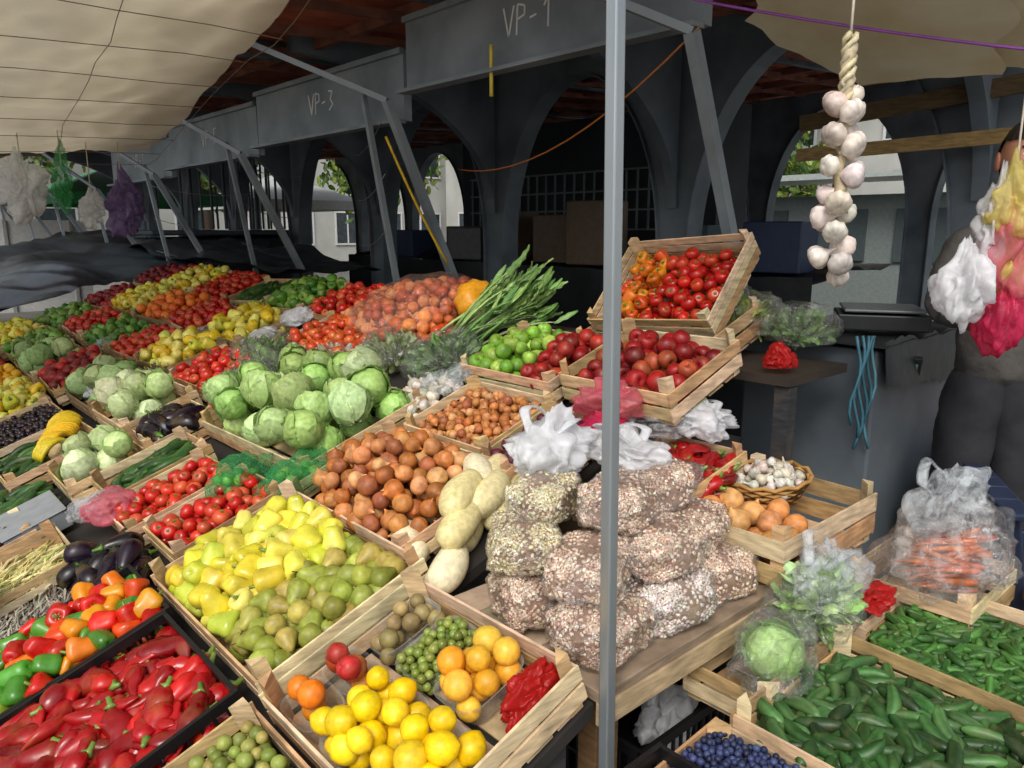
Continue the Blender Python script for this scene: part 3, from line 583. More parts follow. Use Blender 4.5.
# ================= display base
M_dark=flat('dark_board','#2a2622','#1a1816',.8)
def slab(name,pts,th,mat):
    V=[p for p in pts]+[(p[0],p[1],p[2]-th) for p in pts];n=len(pts)
    F=[tuple(range(n))]+[tuple(range(2*n-1,n-1,-1))]+[(i,i+n,(i+1)%n+n,(i+1)%n) for i in range(n)]
    mb=MB();mb.add(tpl(V,F),I);return mb.obj(name,mat,False)
zf=lambda x:Z0+.354*x-.006
slab('display_board',[(0,1.37,zf(0)),(2.28,1.37,zf(2.28)),(2.28,6.9,zf(2.28)),(0,6.9,zf(0))],.03,M_dark)
slab('display_board',[(.25,.85,zf(.25)),(.97,.85,zf(.97)),(.97,1.366,zf(.97)),(.25,1.366,zf(.25))],.03,M_dark)
slab('back_shelf',[(2.2,1.15,1.145),(2.60,1.15,1.145),(2.60,6.9,1.145),(2.2,6.9,1.145)],.03,flat('shelf_wood','#3a3028','#2c2620'))
mb=MB()
for yy in np.arange(1.5,7,1.3):
    for xx in(.1,1.1,2.2):mb.box(I,(xx,yy,(zf(xx)-.03)/2),(.05,.05,zf(xx)-.03),lin('#3a3a3c'))
for xx in(.3,.9):mb.box(I,(xx,.9,(zf(xx)-.03)/2),(.05,.05,zf(xx)-.03),lin('#3a3a3c'))
mb.box(I,(2.24,1.18,.56),(.05,.05,1.1),lin('#3a3a3c'))
mb.obj('stall_leg',M_wood,False)
# ================= tarps
def cloth(name,P,nu,nv,mat,amp=.05,fs=2.0,seed=0,ridge=1):
    P=[Vector(p) for p in P]
    def fn(u,v):
        p=(P[0]*(1-u)+P[1]*u)*(1-v)+(P[3]*(1-u)+P[2]*u)*v
        wx=p.x+.3*noise.noise(Vector((p.x,p.y*.6,seed)))
        n=noise.noise(Vector((wx*fs+seed,p.y*fs*.5,p.z*fs)))
        n+=ridge*(.5*(1-2*abs(noise.noise(Vector((p.x*fs*2.3,p.y*fs+seed,p.z*2)))))+.2*(1-2*abs(noise.noise(Vector((p.x*fs*6,p.y*fs*2.2+seed,p.z*5))))))
        if ridge<.5:n+=.30*noise.noise(Vector((wx*fs*3.2+p.y*1.2,p.y*fs*.35+seed,p.z)))+.10*noise.noise(Vector((wx*fs*8+p.y*2.5,p.y*fs*.6+seed,p.z)))
        return tuple(p+Vector((0,0,amp*n)))
    mb=MB();mb.add(grid(nu,nv,fn),I);return mb.obj(name,mat)
M_tarp=flat('dark_tarp','#20272b','#333b41',.28,2,.3,5,bdist=.02)
cloth('dark_tarp',[(.3,6.9,.85),(2.6,6.9,1.26),(3.0,12,1.6),(-.6,12,1.15)],110,130,M_tarp,.17,1.6,ridge=.08)
cloth('dark_tarp',[(.3,6.88,.85),(.3,6.88,.0),(-.6,12,0),(-.6,12,1.15)],10,40,M_tarp,.03,1.6,ridge=.1)
cloth('dark_tarp',[(2.4,5.2,1.28),(3.3,5.2,1.3),(3.6,9,1.5),(2.5,9,1.4)],40,70,M_tarp,.14,2.2,5,ridge=.1)
M_blk=flat('black_sheet','#1c1e20','#2c3034',.4,3,.4,15,bdist=.01)
cloth('black_cover',[(5.2,2.6,1.25),(6.6,2.6,1.4),(6.6,9,1.4),(5.2,9,1.25)],20,60,M_blk,.15,1.7,9,ridge=.2)
cloth('black_cover',[(5.2,2.6,1.25),(5.2,2.6,0),(5.2,9,0),(5.2,9,1.25)],20,60,M_blk,.05,1.7,9)
M_shed=flat('dark_shed_paint','#3c444c','#30363c',.7,2)
par=bpy.data.objects.new('dark_shed',None);S.collection.objects.link(par)
mb=MB();mb.box(I,(7.6,7.0,1.5),(.6,4.4,2.9),(1,1,1));mb.obj('walls',M_shed,False,par)
mb=MB()
for k in range(24):mb.box(I,(7.25,5.0+k*.17,1.95),(.02,.02,.7),lin('#8a9298'))
for z in(1.6,1.83,2.06,2.3):mb.box(I,(7.25,6.95,z),(.024,4.0,.02),lin('#8a9298'))
mb.obj('grille',M_plast,False,par)
for k in range(9):
    mb=MB();x_=5.3+random.random()*.8;y_=3.0+k*.6;h_=random.uniform(.25,.6)
    mb.box(FR(x_,y_,1.28+h_/2,0,random.uniform(-.3,.3)),(0,0,0),(.35,.45,h_),lin(random.choice(['#2a3a5a','#4a4a4c','#6a5a4a','#34505a','#5a5c60'])));mb.obj('storage_box',M_plast,False,bevel=.01)
# canopy
def canopymat():
    m,n,l,b=nmat('canopy_fabric');t=noisenode(n,l,3,6);r=n.new('ShaderNodeValToRGB');r.color_ramp.elements[0].color=col4(lin('#bdb296'));r.color_ramp.elements[1].color=col4(lin('#dcd3ba'));l.new(t.outputs['Fac'],r.inputs[0]);l.new(r.outputs[0],b.inputs['Base Color']);setb(b,Roughness=.7)
    tr=n.new('ShaderNodeBsdfTranslucent');l.new(r.outputs[0],tr.inputs[0]);ms=n.new('ShaderNodeMixShader');ms.inputs[0].default_value=.45;l.new(b.outputs[0],ms.inputs[1]);l.new(tr.outputs[0],ms.inputs[2]);l.new(ms.outputs[0],n['Material Output'].inputs[0])
    t2=noisenode(n,l,9,4);bp=n.new('ShaderNodeBump');bp.inputs['Strength'].default_value=.5;bp.inputs['Distance'].default_value=.03;l.new(t2.outputs['Fac'],bp.inputs['Height']);l.new(bp.outputs[0],b.inputs['Normal'])
    return m
A=(1.5,2.7,2.52);B=(2.02,6.5,2.17);C_=(-1.6,8.6,2.07);D_=(-2.0,3.0,2.7)
cloth('fabric_canopy',[A,B,C_,D_],90,90,canopymat(),.035,2.6)
mb=MB()
def wirec(a,b):
    pts=[]
    for i in range(13):
        p=a.lerp(b,i/12);p+=Vector((.05*noise.noise(p*2),.05*noise.noise(p*2+Vector((5,5,5))),-.065+.03*noise.noise(p*1.5)));pts.append(p)
    mb.add(tube(pts,[.002]*13,4),I,lin('#7a7466'))
for k in np.linspace(0,1,7):wirec(Vector(A).lerp(Vector(D_),k),Vector(B).lerp(Vector(C_),k))
for k in np.linspace(0.02,1,9):wirec(Vector(A).lerp(Vector(B),k),Vector(D_).lerp(Vector(C_),k))
mb.obj('canopy_wire',M_plast,False)
# ================= steel structure
M_steel=flat('painted_steel','#747f88','#555f67',.5,2.5,.15,30,bdist=.002)
M_steel2=flat('grey_steel_plate','#878f94','#646d72',.5,2.5,.2,30,bdist=.002)
M_roof=flat('rusty_roof','#cc7458','#8c4838',.75,1.5,.3,20)
M_galv=flat('galvanised_steel','#8f979c','#a8b0b4',.35,9,.1,60,metal=.6,stretch=(1,1,.2))
mb=MB()
mb.beam((.985,.815,0),(.955,.838,2.75),.023,.023,(1,1,1));mb.obj('steel_pole',M_galv,False,bevel=.003)
FRY=[1.73+1.98*k for k in range(8)]
PZ=[-.07,-.21,-.26,-.32,-.36,-.36,-.36,-.36]
for k,yy in enumerate(FRY):
    zt=2.36+PZ[max(0,k-1)]
    mb=MB();mb.beam((3.0,yy,1.0),(2.42,yy,zt),.045,.045,(1,1,1))
    if k!=0:mb.beam((2.55,yy+.10,1.1),(2.42,yy+.25,zt+.1),.03,.03,(1,1,1))
    mb.beam((2.42,yy,zt),(1.75,yy+.8,2.72),.03,.03,(1,1,1))
    mb.obj('roof_strut',M_steel2,False)
    mb=MB();mb.beam((1.3,yy,2.83),(9.5,yy,3.25),.06,.12,(1,1,1));mb.obj('roof_beam',M_steel,False)
M_chalk=flat('chalk','#d8d8d4','#c8c8c4')
def stroke_text(txt,M,par):
    G_={'V':[((0,1),(.3,0)),((.3,0),(.6,1))],'P':[((0,0),(.05,1)),((.05,1),(.45,.9)),((.45,.9),(.45,.6)),((.45,.6),(.03,.5))],'-':[((0,.45),(.35,.5))],'1':[((0,.7),(.25,1)),((.25,1),(.22,0))],'3':[((0,.95),(.4,.9)),((.4,.9),(.15,.55)),((.15,.55),(.42,.3)),((.42,.3),(.0,.05))],'5':[((.4,1),(.05,.95)),((.05,.95),(.05,.55)),((.05,.55),(.4,.35)),((.4,.35),(0,0))],'7':[((0,1),(.4,.95)),((.4,.95),(.15,0))]}
    mb=MB();cx=0
    for ch in txt:
        for a,b in G_[ch]:mb.beam(M@Vector((cx+a[0]*.12,a[1]*.13,0)),M@Vector((cx+b[0]*.12,b[1]*.13,0)),.009,.004,(1,1,1),up=M.to_3x3()@Vector((0,0,1)))
        cx+=.09
    mb.obj('chalk_marking',M_chalk,False,par)
for k,txt in enumerate(['VP-1','VP-3','VP-5','VP-7']):
    y0=FRY[k]+.03;y1=FRY[k+1]-.03;dz=PZ[k];dx=.02*k
    par=bpy.data.objects.new('fascia_plate',None);S.collection.objects.link(par)
    mb=MB();mb.box(I,(2.56+dx,(y0+y1)/2,2.60+dz),(.05,y1-y0,.38),(1,1,1));mb.box(I,(2.50+dx,(y0+y1)/2,2.405+dz),(.08,y1-y0,.018),(1,1,1));mb.box(I,(2.525+dx,(y0+y1)/2,2.78+dz),(.03,y1-y0,.03),(1,1,1));mb.obj('plate',M_steel2,False,par)
    stroke_text(txt,Matrix.Translation((2.532+dx,(y0+y1)/2+.15,2.55+dz))@Matrix(((0,0,-1,0),(-1,0,0,0),(0,1,0,0),(0,0,0,1))),par)
def roof(u,v):
    x=1.2+u*9.2;y=.2+v*17.5;return (x,y,2.90+.05*(x-1.2)+.025*math.sin(y*2*math.pi/.16))
mb=MB();mb.add(grid(3,900,roof),I);mb.obj('corrugated_roof',M_roof)
M_rb=flat('brown_purlin','#96604c','#6c4438',.7)
mb=MB()
for xx in np.arange(1.4,10,.75):mb.beam((xx,.3,2.83+.05*(xx-1.2)),(xx,17,2.83+.05*(xx-1.2)),.05,.07,(1,1,1))
mb.obj('roof_purlin',M_rb,False)
mb=MB()
for yy in np.arange(.9,16,.66):mb.beam((1.3,yy,2.80),(10,yy,3.24),.04,.05,(1,1,1))
mb.obj('roof_rafter',M_rb,False)
def arch_row(X,y0,n,sp,zs,zt,ztop,hw,name,th=.10):
    for k in range(n):
        N=16;prof=[(hw,0),(hw*1.0,zs)]
        for i in range(1,N+1):
            a=i/N*math.pi/2;prof.append((sp/2-(sp/2-hw)*math.cos(a),zs+(zt-zs)*math.sin(a)))
        prof.append((sp/2,ztop))
        yc=y0+k*sp;V=[];F=[];m=len(prof)
        for s in(-1,1):
            for (r,z) in prof:
                for t in(-th/2,th/2):V.append((X+t,yc+s*r,z))
        o=2*m
        for i in range(m-1):
            a=2*i
            F+=[(a,a+1,a+3,a+2),(o+a,o+a+2,o+a+3,o+a+1),(a,a+2,o+a+2,o+a),(a+1,o+a+1,o+a+3,a+3)]
        a=2*(m-1);F.append((a,a+1,o+a+1,o+a))
        mb=MB();mb.add(tpl(V,F),I)
        for s in(-1,1):
            for i in range(m-2):
                (r0,z0),(r1,z1)=prof[i],prof[i+1]
                mb.beam((X,yc+s*r0,z0),(X,yc+s*r1,z1),.012,th+.08,(1,1,1),up=(1,0,0))
        mb.obj(name,M_steel,False)
arch_row(4.7,1.42,8,1.98,1.45,2.80,2.98,.13,'arched_column')
arch_row(9.2,1.42,8,1.98,1.65,3.05,3.2,.13,'arched_column')
for k in range(8):
    yy=1.42+1.98*k;mb=MB();N=14;pts=[]
    for i in range(N+1):
        a=i/N*math.pi/2;pts.append((4.6-1.9*(1-math.cos(a)),yy,1.75+1.1*math.sin(a)))
    V=[];F=[]
    for p in pts:
        for t in(-.04,.04):V+=[(p[0],yy+t,p[2]),(p[0],yy+t,3.0)]
    for i in range(N):
        a=4*i;F+=[(a,a+4,a+5,a+1),(a+2,a+3,a+7,a+6),(a,a+2,a+6,a+4)]
    mb.add(tpl(V,F),I);mb.obj('arched_bracket',M_steel,False)
# cardboard overhead
M_card=flat('cardboard','#e0cfa4','#f0e4c4',.8,4,.3,20)
def sheet(name,pts,mat,z,amp=.03,seed=0,tilt=(0,0)):
    c=Vector((sum(p[0] for p in pts)/len(pts),sum(p[1] for p in pts)/len(pts)))
    rim=[]
    for i in range(len(pts)):
        a=Vector(pts[i]);b=Vector(pts[(i+1)%len(pts)])
        for t in np.linspace(0,1,14)[:-1]:
            p=a.lerp(b,t);p+=Vector((noise.noise(Vector((p.x*6,p.y*6,seed))),noise.noise(Vector((p.x*6,p.y*6,seed+9)))))*.06;rim.append(p)
    n=len(rim);V=[];F=[];R=8
    for r in range(R+1):
        for p in rim:
            q=c.lerp(p,r/R);V.append((q.x,q.y,z+tilt[0]*(q.x-c.x)+tilt[1]*(q.y-c.y)+amp*noise.noise(Vector((q.x*2,q.y*2,seed)))))
    for r in range(R):
        for i in range(n):F.append((r*n+i,r*n+(i+1)%n,(r+1)*n+(i+1)%n,(r+1)*n+i))
    mb=MB();mb.add(tpl(V,F),I);return mb.obj(name,mat)
sheet('cardboard_sheet',[(3.1,1.95),(3.75,1.75),(3.8,1.15),(3.2,.95),(2.55,1.3)],M_card,2.42,.02,tilt=(-.34,0))
sheet('cardboard_sheet',[(3.1,1.45),(3.9,1.15),(4.0,.5),(3.0,.4),(2.7,.9)],M_card,2.44,.02,5,tilt=(-.30,0))
mb=MB();mb.beam((4.5,2.4,2.22),(4.45,.6,2.34),.03,.09,lin('#6a5a40'));mb.beam((4.3,2.3,2.02),(4.4,.7,2.06),.03,.07,lin('#a08658'));mb.obj('wooden_rail',M_wood,False)
mb=MB()
def rope(p0,p1,sag,r,c,n=12):
    p0=Vector(p0);p1=Vector(p1);mb.add(tube([p0.lerp(p1,i/n)-Vector((0,0,sag*4*(i/n)*(1-i/n))) for i in range(n+1)],[r]*(n+1),5),I,lin(c))
rope((2.9,3.7,1.95),(2.42,1.7,2.30),.16,.004,'#b0682c');mb.obj('electric_cable',M_plast);mb=MB()
rope((2.3,1.9,2.45),(2.9,.3,2.02),.03,.005,'#8a4a9a');mb.obj('purple_string',M_plast);mb=MB()
rope((2.40,3.70,2.1),(2.75,3.62,1.4),.03,.008,'#d8b020');rope((2.48,2.9,2.45),(2.48,2.9,2.22),0,.010,'#d8c040');mb.obj('yellow_ribbon',M_plast);mb=MB()
for k in range(6):
    q=.012*k;mb.add(tube([(2.62+q+.012*math.sin(i*.9+k),1.125-.006*k+.01*math.cos(i*1.1+k),1.24-.045*i) for i in range(8+k%3)],[.0055]*(8+k%3),5),I,lin(random.choice(['#3c6a7a','#2f5a68','#4f7f8c'])))
mb.obj('blue_rope',M_plast)
mb=MB()
for k in range(9):rope((2.4,3.72+2*(k%3),2.2-.1*k),(3.4,5.7+1.0*(k%3),2.2-.12*k),.05,.003,'#8a8a8c')
mb.obj('guy_wire',M_plast)
# garlic braid
par=bpy.data.objects.new('garlic_braid',None);S.collection.objects.link(par)
mb=MB();rope((1.60,.76,2.8),(1.60,.76,1.98),0,.003,'#c8bfae');mb.obj('string',M_plast,True,par)
mb=MB();mb.add(tube([(1.60+.006*math.sin(i*2),.76+.006*math.cos(i*2),1.99-.022*i) for i in range(16)],[.006]+[.010+.003*(i%2) for i in range(14)]+[.008],7),I,lin('#b8a888'))
for k in range(3):mb.add(tube([(1.60+.012*math.sin(i*1.1+k*2.1),.76+.012*math.cos(i*1.1+k*2.1),1.985-.011*i) for i in range(14)],[.006]*14,5),I,pick(['#c8b898','#a89870']))
mb.obj('stalks',M_matte,True,par)
mb=MB()
for i in range(18):
    z=1.885-.0215*i+random.gauss(0,.005);a=i*2.2+.3+random.gauss(0,.3);rr=.02+.010*(i/17)
    dv=Vector((math.cos(a),math.sin(a),-.55+random.gauss(0,.25))).normalized()
    q=(-dv).to_track_quat('Z','X').to_matrix().to_4x4();p=Vector((1.60,.76,z))+dv*rr*1.1
    mb.add(gar[i%3],Matrix.Translation(p)@q@Matrix.Scale(.040+.016*random.random()+.006*(i/17),4),pick(['#e6ddd0','#eee8de','#d8c8bc']))
mb.obj('bulbs',M_fruit,True,par)
# counter
M_ctr=flat('counter_cladding','#6a737a','#50585f',.5,2,.4,6,bdist=.02)
mb=MB();mb.box(I,(3.12,1.36,.59),(.80,.52,1.18),(1,1,1));mb.obj('market_counter',M_ctr,False,bevel=.01)
cloth('counter_cover',[(2.68,1.06,1.20),(3.56,1.06,1.20),(3.56,1.66,1.20),(2.68,1.66,1.20)],20,20,M_blk,.012,6)
cloth('counter_cover',[(2.70,1.07,1.205),(3.54,1.07,1.205),(3.54,1.05,.98),(2.70,1.05,1.05)],30,8,M_blk,.03,9)
cloth('hanging_tarp',[(2.9,1.03,.62),(3.6,.95,.75),(3.9,.9,.35),(2.9,1.0,.30)],20,12,M_blk,.04,4)
par=bpy.data.objects.new('weighing_scale',None);S.collection.objects.link(par)
F=FR(3.05,1.24,1.225,0,.5);mb=MB();mb.box(F,(0,0,.03),(.28,.32,.06),lin('#24272a'));mb.box(F,(0,0,.075),(.30,.28,.012),lin('#6a7074'));mb.box(F@Matrix.Rotation(-.5,4,'Y'),(-.19,0,-.04),(.02,.28,.09),lin('#2c3034'));mb.obj('body',M_plast,False,par,bevel=.006)
mb=MB();
for k in range(3):mb.box(F@Matrix.Rotation(-.5,4,'Y'),(-.203,-.09+.09*k,-.035),(.004,.07,.03),lin('#7a9a90'))
for k in range(10):mb.box(F@Matrix.Rotation(-.5,4,'Y'),(-.203,-.12+.026*k,-.068),(.004,.016,.012),lin('#b8b8b0'))
mb.obj('display',M_plast,False,par)
for k in range(5):crumple('black_bag',(2.62+.1*k,1.75+.05*(k%2),1.22),(.09,.1,.06),M_blk,90+k,.5,neck=False,sub=ICO4)
mb=MB();F=FR(3.75,1.05,.0,0,.2);mb.box(F,(0,0,.62),(.32,.3,.26),lin('#b08850'));mb.box(F,(0,0,.756),(.02,.30,.004),lin('#c8a878'));mb.obj('cardboard_box',M_wood,False,bevel=.004)
pcrate(.42,.34,.24,FR(3.75,1.05,.24),'#1c5a38');pcrate(.42,.34,.22,FR(3.75,1.05,.0),'#2a2c2e')
crumple('shopping_bag',(3.70,1.0,.82),(.13,.10,.07),M_pink,61,.6);crumple('shopping_bag',(3.5,.95,.70),(.08,.08,.09),M_white,62,.6)
# chair
mb=MB();cc=lin('#222c42');F=FR(2.56,.38,0,0,-math.radians(60))
mb.box(F,(0,0,.44),(.42,.42,.03),cc)
for a in(-1,1):
    for b in(-1,1):mb.beam(F@Vector((a*.18,b*.18,.43)),F@Vector((a*.21,b*.22,0)),.035,.03,cc)
for k in range(5):
    s=(k-2)/2.3;mb.beam(F@Vector((-.2+.03*(1-s*s)*-1,s*.2,.45)),F@Vector((-.27-.02*(1-s*s),s*.21,.86)),.035,.012,cc)
for k in range(6):
    s0=-.23+k*.46/6;s1=s0+.46/6;g=lambda s:(-.27-.03*(1-(s/.23)**2),s,.865+.03*(1-(s/.23)**2));mb.beam(F@Vector(g(s0)),F@Vector(g(s1)),.07,.02,cc)
for a in(-1,1):mb.beam(F@Vector((-.24,a*.23,.66)),F@Vector((.17,a*.23,.64)),.03,.04,cc);mb.beam(F@Vector((.17,a*.23,.64)),F@Vector((.18,a*.21,.44)),.03,.03,cc)
mb.obj('plastic_chair',M_plast,False,bevel=.005)
# ================= seller
def skin(name,pts,edges,rad,mat,par,root=0,sub=2,tex=None):
    me=bpy.data.meshes.new(name);me.from_pydata(pts,edges,[]);o=bpy.data.objects.new(name,me);S.collection.objects.link(o)
    o.modifiers.new('s','SKIN')
    for i,r in enumerate(rad):
        sv=me.skin_vertices[0].data[i];sv.radius=(r,r) if not isinstance(r,tuple) else r
        sv.use_root=(i==root)
    s=o.modifiers.new('u','SUBSURF');s.levels=s.render_levels=sub
    if tex:
        dm=o.modifiers.new('d','DISPLACE');t=bpy.data.textures.new('folds','CLOUDS');t.noise_scale=.07;dm.texture=t;dm.strength=tex;dm.mid_level=.5
    me.materials.append(mat);o.parent=par
    o.modifiers['s'].use_smooth_shade=True
    return o
M_skin=flat('skin','#b98468','#a87058',.5,6,.1,80,bdist=.001)
M_jack=flat('grey_jacket','#54524e','#403e3c',.9,8,.8,14,bdist=.02)
M_pant=flat('black_trousers','#1a1b20','#26282c',.85,8,.5,14,bdist=.012)
M_hair=flat('dark_hair','#1c1714','#2a221c',.6,30,.6,120)
M_shoe=flat('shoe','#1a1a1a','#242424',.5)
def person(name,x,y,z,yaw,armL,armR):
    par=bpy.data.objects.new(name,None);S.collection.objects.link(par)
    tor=[(0,0,.84),(0,.0,1.05),(0,0,1.2),(0,0,1.34),(0,0,1.43),(.09,0,1.39),(.165,0,1.36)]+armL+[(-.09,0,1.39),(-.165,0,1.36)]+armR
    nL=len(armL);e=[(0,1),(1,2),(2,3),(3,4),(3,5),(5,6)]+[(6+i,7+i) for i in range(nL)];b=7+nL;e+=[(3,b),(b,b+1)]+[(b+1+i,b+2+i) for i in range(len(armR))]
    r=[(.165,.125),(.145,.11),(.15,.11),(.14,.10),(.06,.06),(.075,.075),(.062,.062)]+[.050,.042,.036][:nL]+[(.075,.075),(.062,.062)]+[.050,.042,.036][:len(armR)]
    skin('jacket',tor,e,r,M_jack,par,sub=3,tex=.03)
    for s in(-1,1):skin('trouser_leg',[(s*.03,0,.95),(s*.075,0,.80),(s*.085,-.01,.64),(s*.09,-.015,.46),(s*.095,.01,.25),(s*.10,.02,.08)],[(0,1),(1,2),(2,3),(3,4),(4,5)],[.11,.112,.10,.088,.08,.076],M_pant,par,sub=3,tex=.018)
    for s in(-1,1):skin('shoe',[(s*.105,.05,.05),(s*.11,-.05,.045),(s*.12,-.17,.035)],[(0,1),(1,2)],[.045,.048,.035],M_shoe,par)
    skin('neck',[(0,.0,1.42),(0,-.01,1.52)],[(0,1)],[.058,.055],M_skin,par)
    def hd(p):
        x_,y_,z_=p;q=Vector((x_*.078,y_*.098,z_*.118))
        if z_<-.1:q.x*=1+.25*z_;q.y*=(1+.12*z_)
        if y_<0:
            g=lambda cx,cz,s:math.exp(-((x_-cx)**2+(z_-cz)**2)/s)
            q.y-=.026*g(0,-.12,.012)+.014*g(0,-.02,.01)+.008*g(0,-.45,.02)+.012*g(0,-.85,.05)
            q.y+=.012*(g(.38,.08,.03)+g(-.38,.08,.03))+.004*g(0,-.34,.006)
        return q
    V=[tuple(hd(v)+Vector((0,-.02,1.62))) for v in ICO5[0]];mb=MB();mb.add(tpl(V,ICO5[1]),I);mb.obj('head',M_skin,True,par)
    F_=[f for f in ICO5[1] if sum((ICO5[0][i][2]>.42 or (ICO5[0][i][1]>.05 and ICO5[0][i][2]>-.35)) for i in f)==3]
    V=[tuple(hd(v)*1.07+Vector((0,-.018,1.622))+Vector(v)*.004*noise.noise(Vector(v)*12)) for v in ICO5[0]];mb=MB();mb.add(tpl(V,F_),I);mb.obj('hair',M_hair,True,par)
    mb=MB()
    for s in(-1,1):
        mb.add(T_round(12,8),Matrix.Translation((s*.030,-.095,1.632))@Matrix.Diagonal((.024,.018,.016,1)),lin('#e8e4e0'));mb.add(T_round(10,8),Matrix.Translation((s*.030,-.1025,1.632))@Matrix.Diagonal((.011,.006,.011,1)),lin('#2a1a10'))
        mb.add(T_round(12,8),Matrix.Translation((s*.080,0,1.615))@Matrix.Diagonal((.018,.04,.065,1)),lin('#b07860'))
        mb.beam((s*.015,-.108,1.652),(s*.045,-.098,1.655),.006,.006,lin('#1c1410'))
    mb.add(T_round(12,8),Matrix.Translation((0,-.110,1.572))@Matrix.Diagonal((.045,.014,.012,1)),lin('#8a4840'));mb.obj('face_features',M_fruit,True,par)
    for w,s,arm in((armL[-1],1,armL),(armR[-1],-1,armR)):
        w=Vector(w);dr=(w-Vector(arm[-2])).normalized();q=dr.to_track_quat('X','Z').to_matrix()
        def P(a,b,c):return tuple(w+q@Vector((a,b,c)))
        skin('palm',[P(-.02,0,0),P(.03,0,0),P(.085,0,0)],[(0,1),(1,2)],[(.026,.026),(.034,.02),(.036,.017)],M_skin,par)
        for k in range(4):
            yy=-.027+.018*k;L=[.8,1,.95,.75][k]
            skin('finger_%d'%k,[P(.075,yy,0),P(.075+.035*L,yy,-.006),P(.085+.05*L,yy,-.03),P(.075+.045*L,yy,-.052)],[(0,1),(1,2),(2,3)],[.0095,.009,.008,.007],M_skin,par,sub=1)
        skin('thumb',[P(.02,-.028*s,0),P(.05,-.05*s,-.01),P(.08,-.055*s,-.025)],[(0,1),(1,2)],[.012,.010,.008],M_skin,par,sub=1)
    par.matrix_world=Matrix.Translation((x,y,z))@Matrix.Rotation(yaw,4,'Z');return par
person('market_seller',2.96,.79,.20,-1.0,[(.23,-.02,1.12),(.16,-.24,1.14),(.13,-.34,1.20)],[(-.22,-.04,1.13),(-.16,-.26,1.12),(-.10,-.36,1.18)])
mb=MB()
for k in range(6):mb.box(I,(2.82+.1*k,.68,.19),(.085,.5,.02),pick(['#7a6244','#6a5438']))
for yy in(.47,.68,.89):mb.box(I,(3.07,yy,.09),(.58,.08,.178),lin('#5a4630'))
mb.obj('wooden_pallet',M_wood,False)
# hanging bags near seller
for (c,s,m,sd) in (((2.40,.66,1.53),(.055,.06,.12),M_pink,71),((2.40,.66,1.65),(.06,.06,.09),M_yel,72),((2.33,.73,1.44),(.065,.065,.09),M_white,73),((2.39,.65,1.36),(.045,.05,.09),M_hot,74),((2.40,.69,1.60),(.045,.05,.10),M_white,75),((2.41,.65,1.47),(.045,.04,.08),M_yel,76)):
    crumple('hanging_bag',c,s,m,sd,.7,hang=True)
mb=MB();rope((2.40,.66,2.9),(2.40,.66,1.6),0,.003,'#c8bfae');mb.obj('hanging_string',M_plast)
for (c,s,m,sd) in [((1.1,6.2,1.90),(.12,.10,.18),M_white,81),((1.3,6.0,1.9),(.06,.05,.14),M_gnet,82),((1.75,6.3,1.78),(.11,.09,.16),M_purp,83),((1.55,6.35,1.74),(.07,.09,.10),M_white,84)]:
    crumple('hanging_bag',c,s,m,sd,.9,hang=True)
    mb=MB();rope((c[0],c[1],c[2]+.1),(c[0],c[1],2.4),0,.004,'#c8bfae');mb.obj('hanging_string',M_plast)
# ================= ground, background
M_gr=flat('asphalt','#6c6b68','#7c7a76',.8,3,.4,60,bdist=.004)
mb=MB();mb.box(I,(0,0,-.05),(400,400,.1),(1,1,1));mb.obj('ground',M_gr,False)
M_fac=flat('plaster','#b0b2ad','#9fa19c',.85,1,.1,20);M_win=flat('window_glass','#2c3438','#3c464c',.15)
def building(name,c,sz,yaw,mat,rows=2,step=2.2):
    par=bpy.data.objects.new(name,None);S.collection.objects.link(par);F=FR(c[0],c[1],0,0,yaw)
    mb=MB();mb.box(F,(0,0,sz[2]/2),sz,(1,1,1));mb.obj('walls',mat,False,par)
    mb=MB();mf=MB();n=int(sz[0]/step)
    for r in range(rows):
        for i in range(n):
            xx=-sz[0]/2+(i+.5)*sz[0]/n;zz=(r+.55)*sz[2]/rows
            mb.box(F,(xx,-sz[1]/2-.01,zz),(1.1,.04,1.3),(1,1,1))
            for (dx,dz,a,b) in((0,.68,1.25,.07),(0,-.68,1.25,.07),(-.58,0,.07,1.3),(.58,0,.07,1.3),(0,0,.05,1.3)):mf.box(F,(xx+dx,-sz[1]/2-.04,zz+dz),(a,.05,b),(.6,.6,.6))
    mb.obj('windows',M_win,False,par);mf.obj('window_frames',M_plast,False,par)
    mb=MB();mb.box(F,(0,0,sz[2]+.1),(sz[0]+.6,sz[1]+.6,.2),lin('#6a5048'));mb.obj('roof',M_plast,False,par)
building('plaster_building',(4,34,0),(60,8,9),0,M_fac,3)
building('white_building',(26,4,0),(50,8,9),-math.pi/2,M_fac,3,3)
mb=MB();mb.box(I,(-1,15,1.0),(9,.3,1.5),lin('#b8bab8'));
for k in range(10):mb.box(I,(-5.3+k*.95,14.83,1.0),(.05,.04,1.5),lin('#8a8c8a'))
mb.obj('white_fence',M_plast,False)
for (a,b,c_) in((-3,17,'#2f7a4a'),(1.5,19,'#b8bcb8'),(5,18,'#3a8a58'),(9,19,'#b0b4b0'),(-7,18,'#b0b0ac')):
    V=[(a-1.6,b-1.6,2.3),(a+1.6,b-1.6,2.3),(a+1.6,b+1.6,2.3),(a-1.6,b+1.6,2.3),(a,b,3.0)]+[(a-1.6,b-1.6,2.08),(a+1.6,b-1.6,2.08),(a+1.6,b+1.6,2.08),(a-1.6,b+1.6,2.08)]
    mb=MB();mb.add(tpl(V,[(0,1,4),(1,2,4),(2,3,4),(3,0,4),(0,5,6,1),(1,6,7,2),(2,7,8,3),(3,8,5,0)]),I,lin(c_));mb.beam((a,b,0),(a,b,3),.06,.06,lin('#888888'));mb.obj('market_umbrella',M_plast,False)
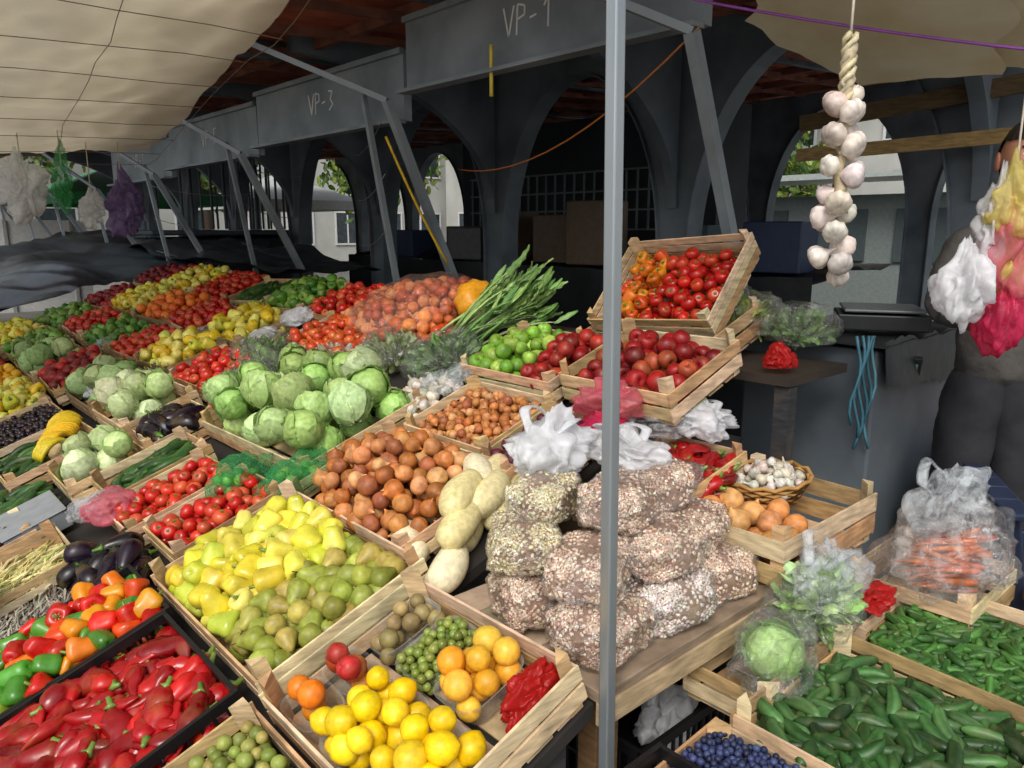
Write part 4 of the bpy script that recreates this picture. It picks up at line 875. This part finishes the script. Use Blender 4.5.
for k in range(6):
    mb=MB();yy=9.8+k*1.2;mb.box(I,(3.6+.7*k,yy,.75),(1.4,.9,1.5),lin('#262b30'));mb.box(I,(3.6+.7*k,yy-.1,1.56),(1.6,1.1,.06),lin('#3a424a'))
    for q in range(4):mb.beam((3.0+.7*k+.4*q,yy-.3,1.6),(3.0+.7*k+.4*q,yy-.3,2.9),.04,.04,lin('#3a424a'))
    mb.obj('covered_stall',M_plast,False,bevel=.02)
mb=MB();mb.box(I,(14,3.0,1.1),(.3,12,2.2),lin('#7c8684'));mb.box(I,(13.8,3.0,2.5),(1.4,12,.1),lin('#a8b0ac'))
for k in range(8):mb.box(I,(13.82,-2.5+k*1.5,1.5),(.05,1.0,.9),lin('#4a5456'))
mb.obj('market_kiosk',M_plast,False)
def tree(x,y,h,seed):
    par=bpy.data.objects.new('tree',None);S.collection.objects.link(par);r=random.Random(seed)
    mb=MB();mb.add(tube([(x,y,0),(x+.05,y,h*.3),(x,y+.1,h*.6)],[.2,.15,.08],8),I,lin('#4a3a2c'))
    cl=[]
    for i in range(9):
        a=r.uniform(0,6.28);p=Vector((x+math.cos(a)*h*.22*r.random()*1.4,y+math.sin(a)*h*.22,h*r.uniform(.45,.95)));cl.append(p);mb.add(tube([(x,y,h*.35),(Vector((x,y,h*.4))+p)/2,p],[.08,.05,.02],5),I,lin('#4a3a2c'))
    mb.obj('trunk',M_matte,True,par);mb=MB()
    for p in cl:
        for i in range(200):
            u=Vector((r.gauss(0,1),r.gauss(0,1),r.gauss(0,.8)))*h*.075
            mb.add(lea[i%6],Matrix.Translation(p+u)@rotm('rand')@Matrix.Scale(.28,4),pick(['#4c6a2c','#657f34','#8a9a3c','#3c5c24']))
    mb.obj('crown',M_leaf,True,par)
tree(9,24,7,1);tree(3,27,8,2);tree(13,21,6,3);tree(-6,26,8,4);tree(19,11,6,5)
# ================= camera, light
cam=bpy.data.cameras.new('Camera');co=bpy.data.objects.new('Camera',cam);S.collection.objects.link(co);S.camera=co
cam.sensor_width=36;cam.lens=760/1024*36;cam.clip_end=500;cam.clip_start=.05
co.location=(0,0,1.6);co.rotation_euler=(math.radians(90-11.5),0,-math.radians(42))
W=bpy.data.worlds.new('World');S.world=W;W.use_nodes=True;n=W.node_tree.nodes;l=W.node_tree.links
sk=n.new('ShaderNodeTexSky');sk.sky_type='NISHITA';sk.sun_disc=False
sd=Vector((.62,.45,-.80)).normalized()
el=math.asin(-sd.z);az=math.atan2(-sd.x,-sd.y)
sk.sun_elevation=el;sk.sun_rotation=az;sk.air_density=1;sk.dust_density=4
hs=n.new('ShaderNodeHueSaturation');hs.inputs['Saturation'].default_value=.4;hs.inputs['Value'].default_value=1.2;l.new(sk.outputs[0],hs.inputs['Color'])
l.new(hs.outputs[0],n['Background'].inputs[0]);n['Background'].inputs[1].default_value=.15
sl=bpy.data.lights.new('sun','SUN');sl.energy=1.5;sl.angle=math.radians(22);sl.color=(1,.95,.88);so=bpy.data.objects.new('sun',sl);S.collection.objects.link(so);so.rotation_euler=sd.to_track_quat('-Z','Y').to_euler()
S.view_settings.view_transform='Standard';S.view_settings.look='None';S.view_settings.exposure=0
print('ok')
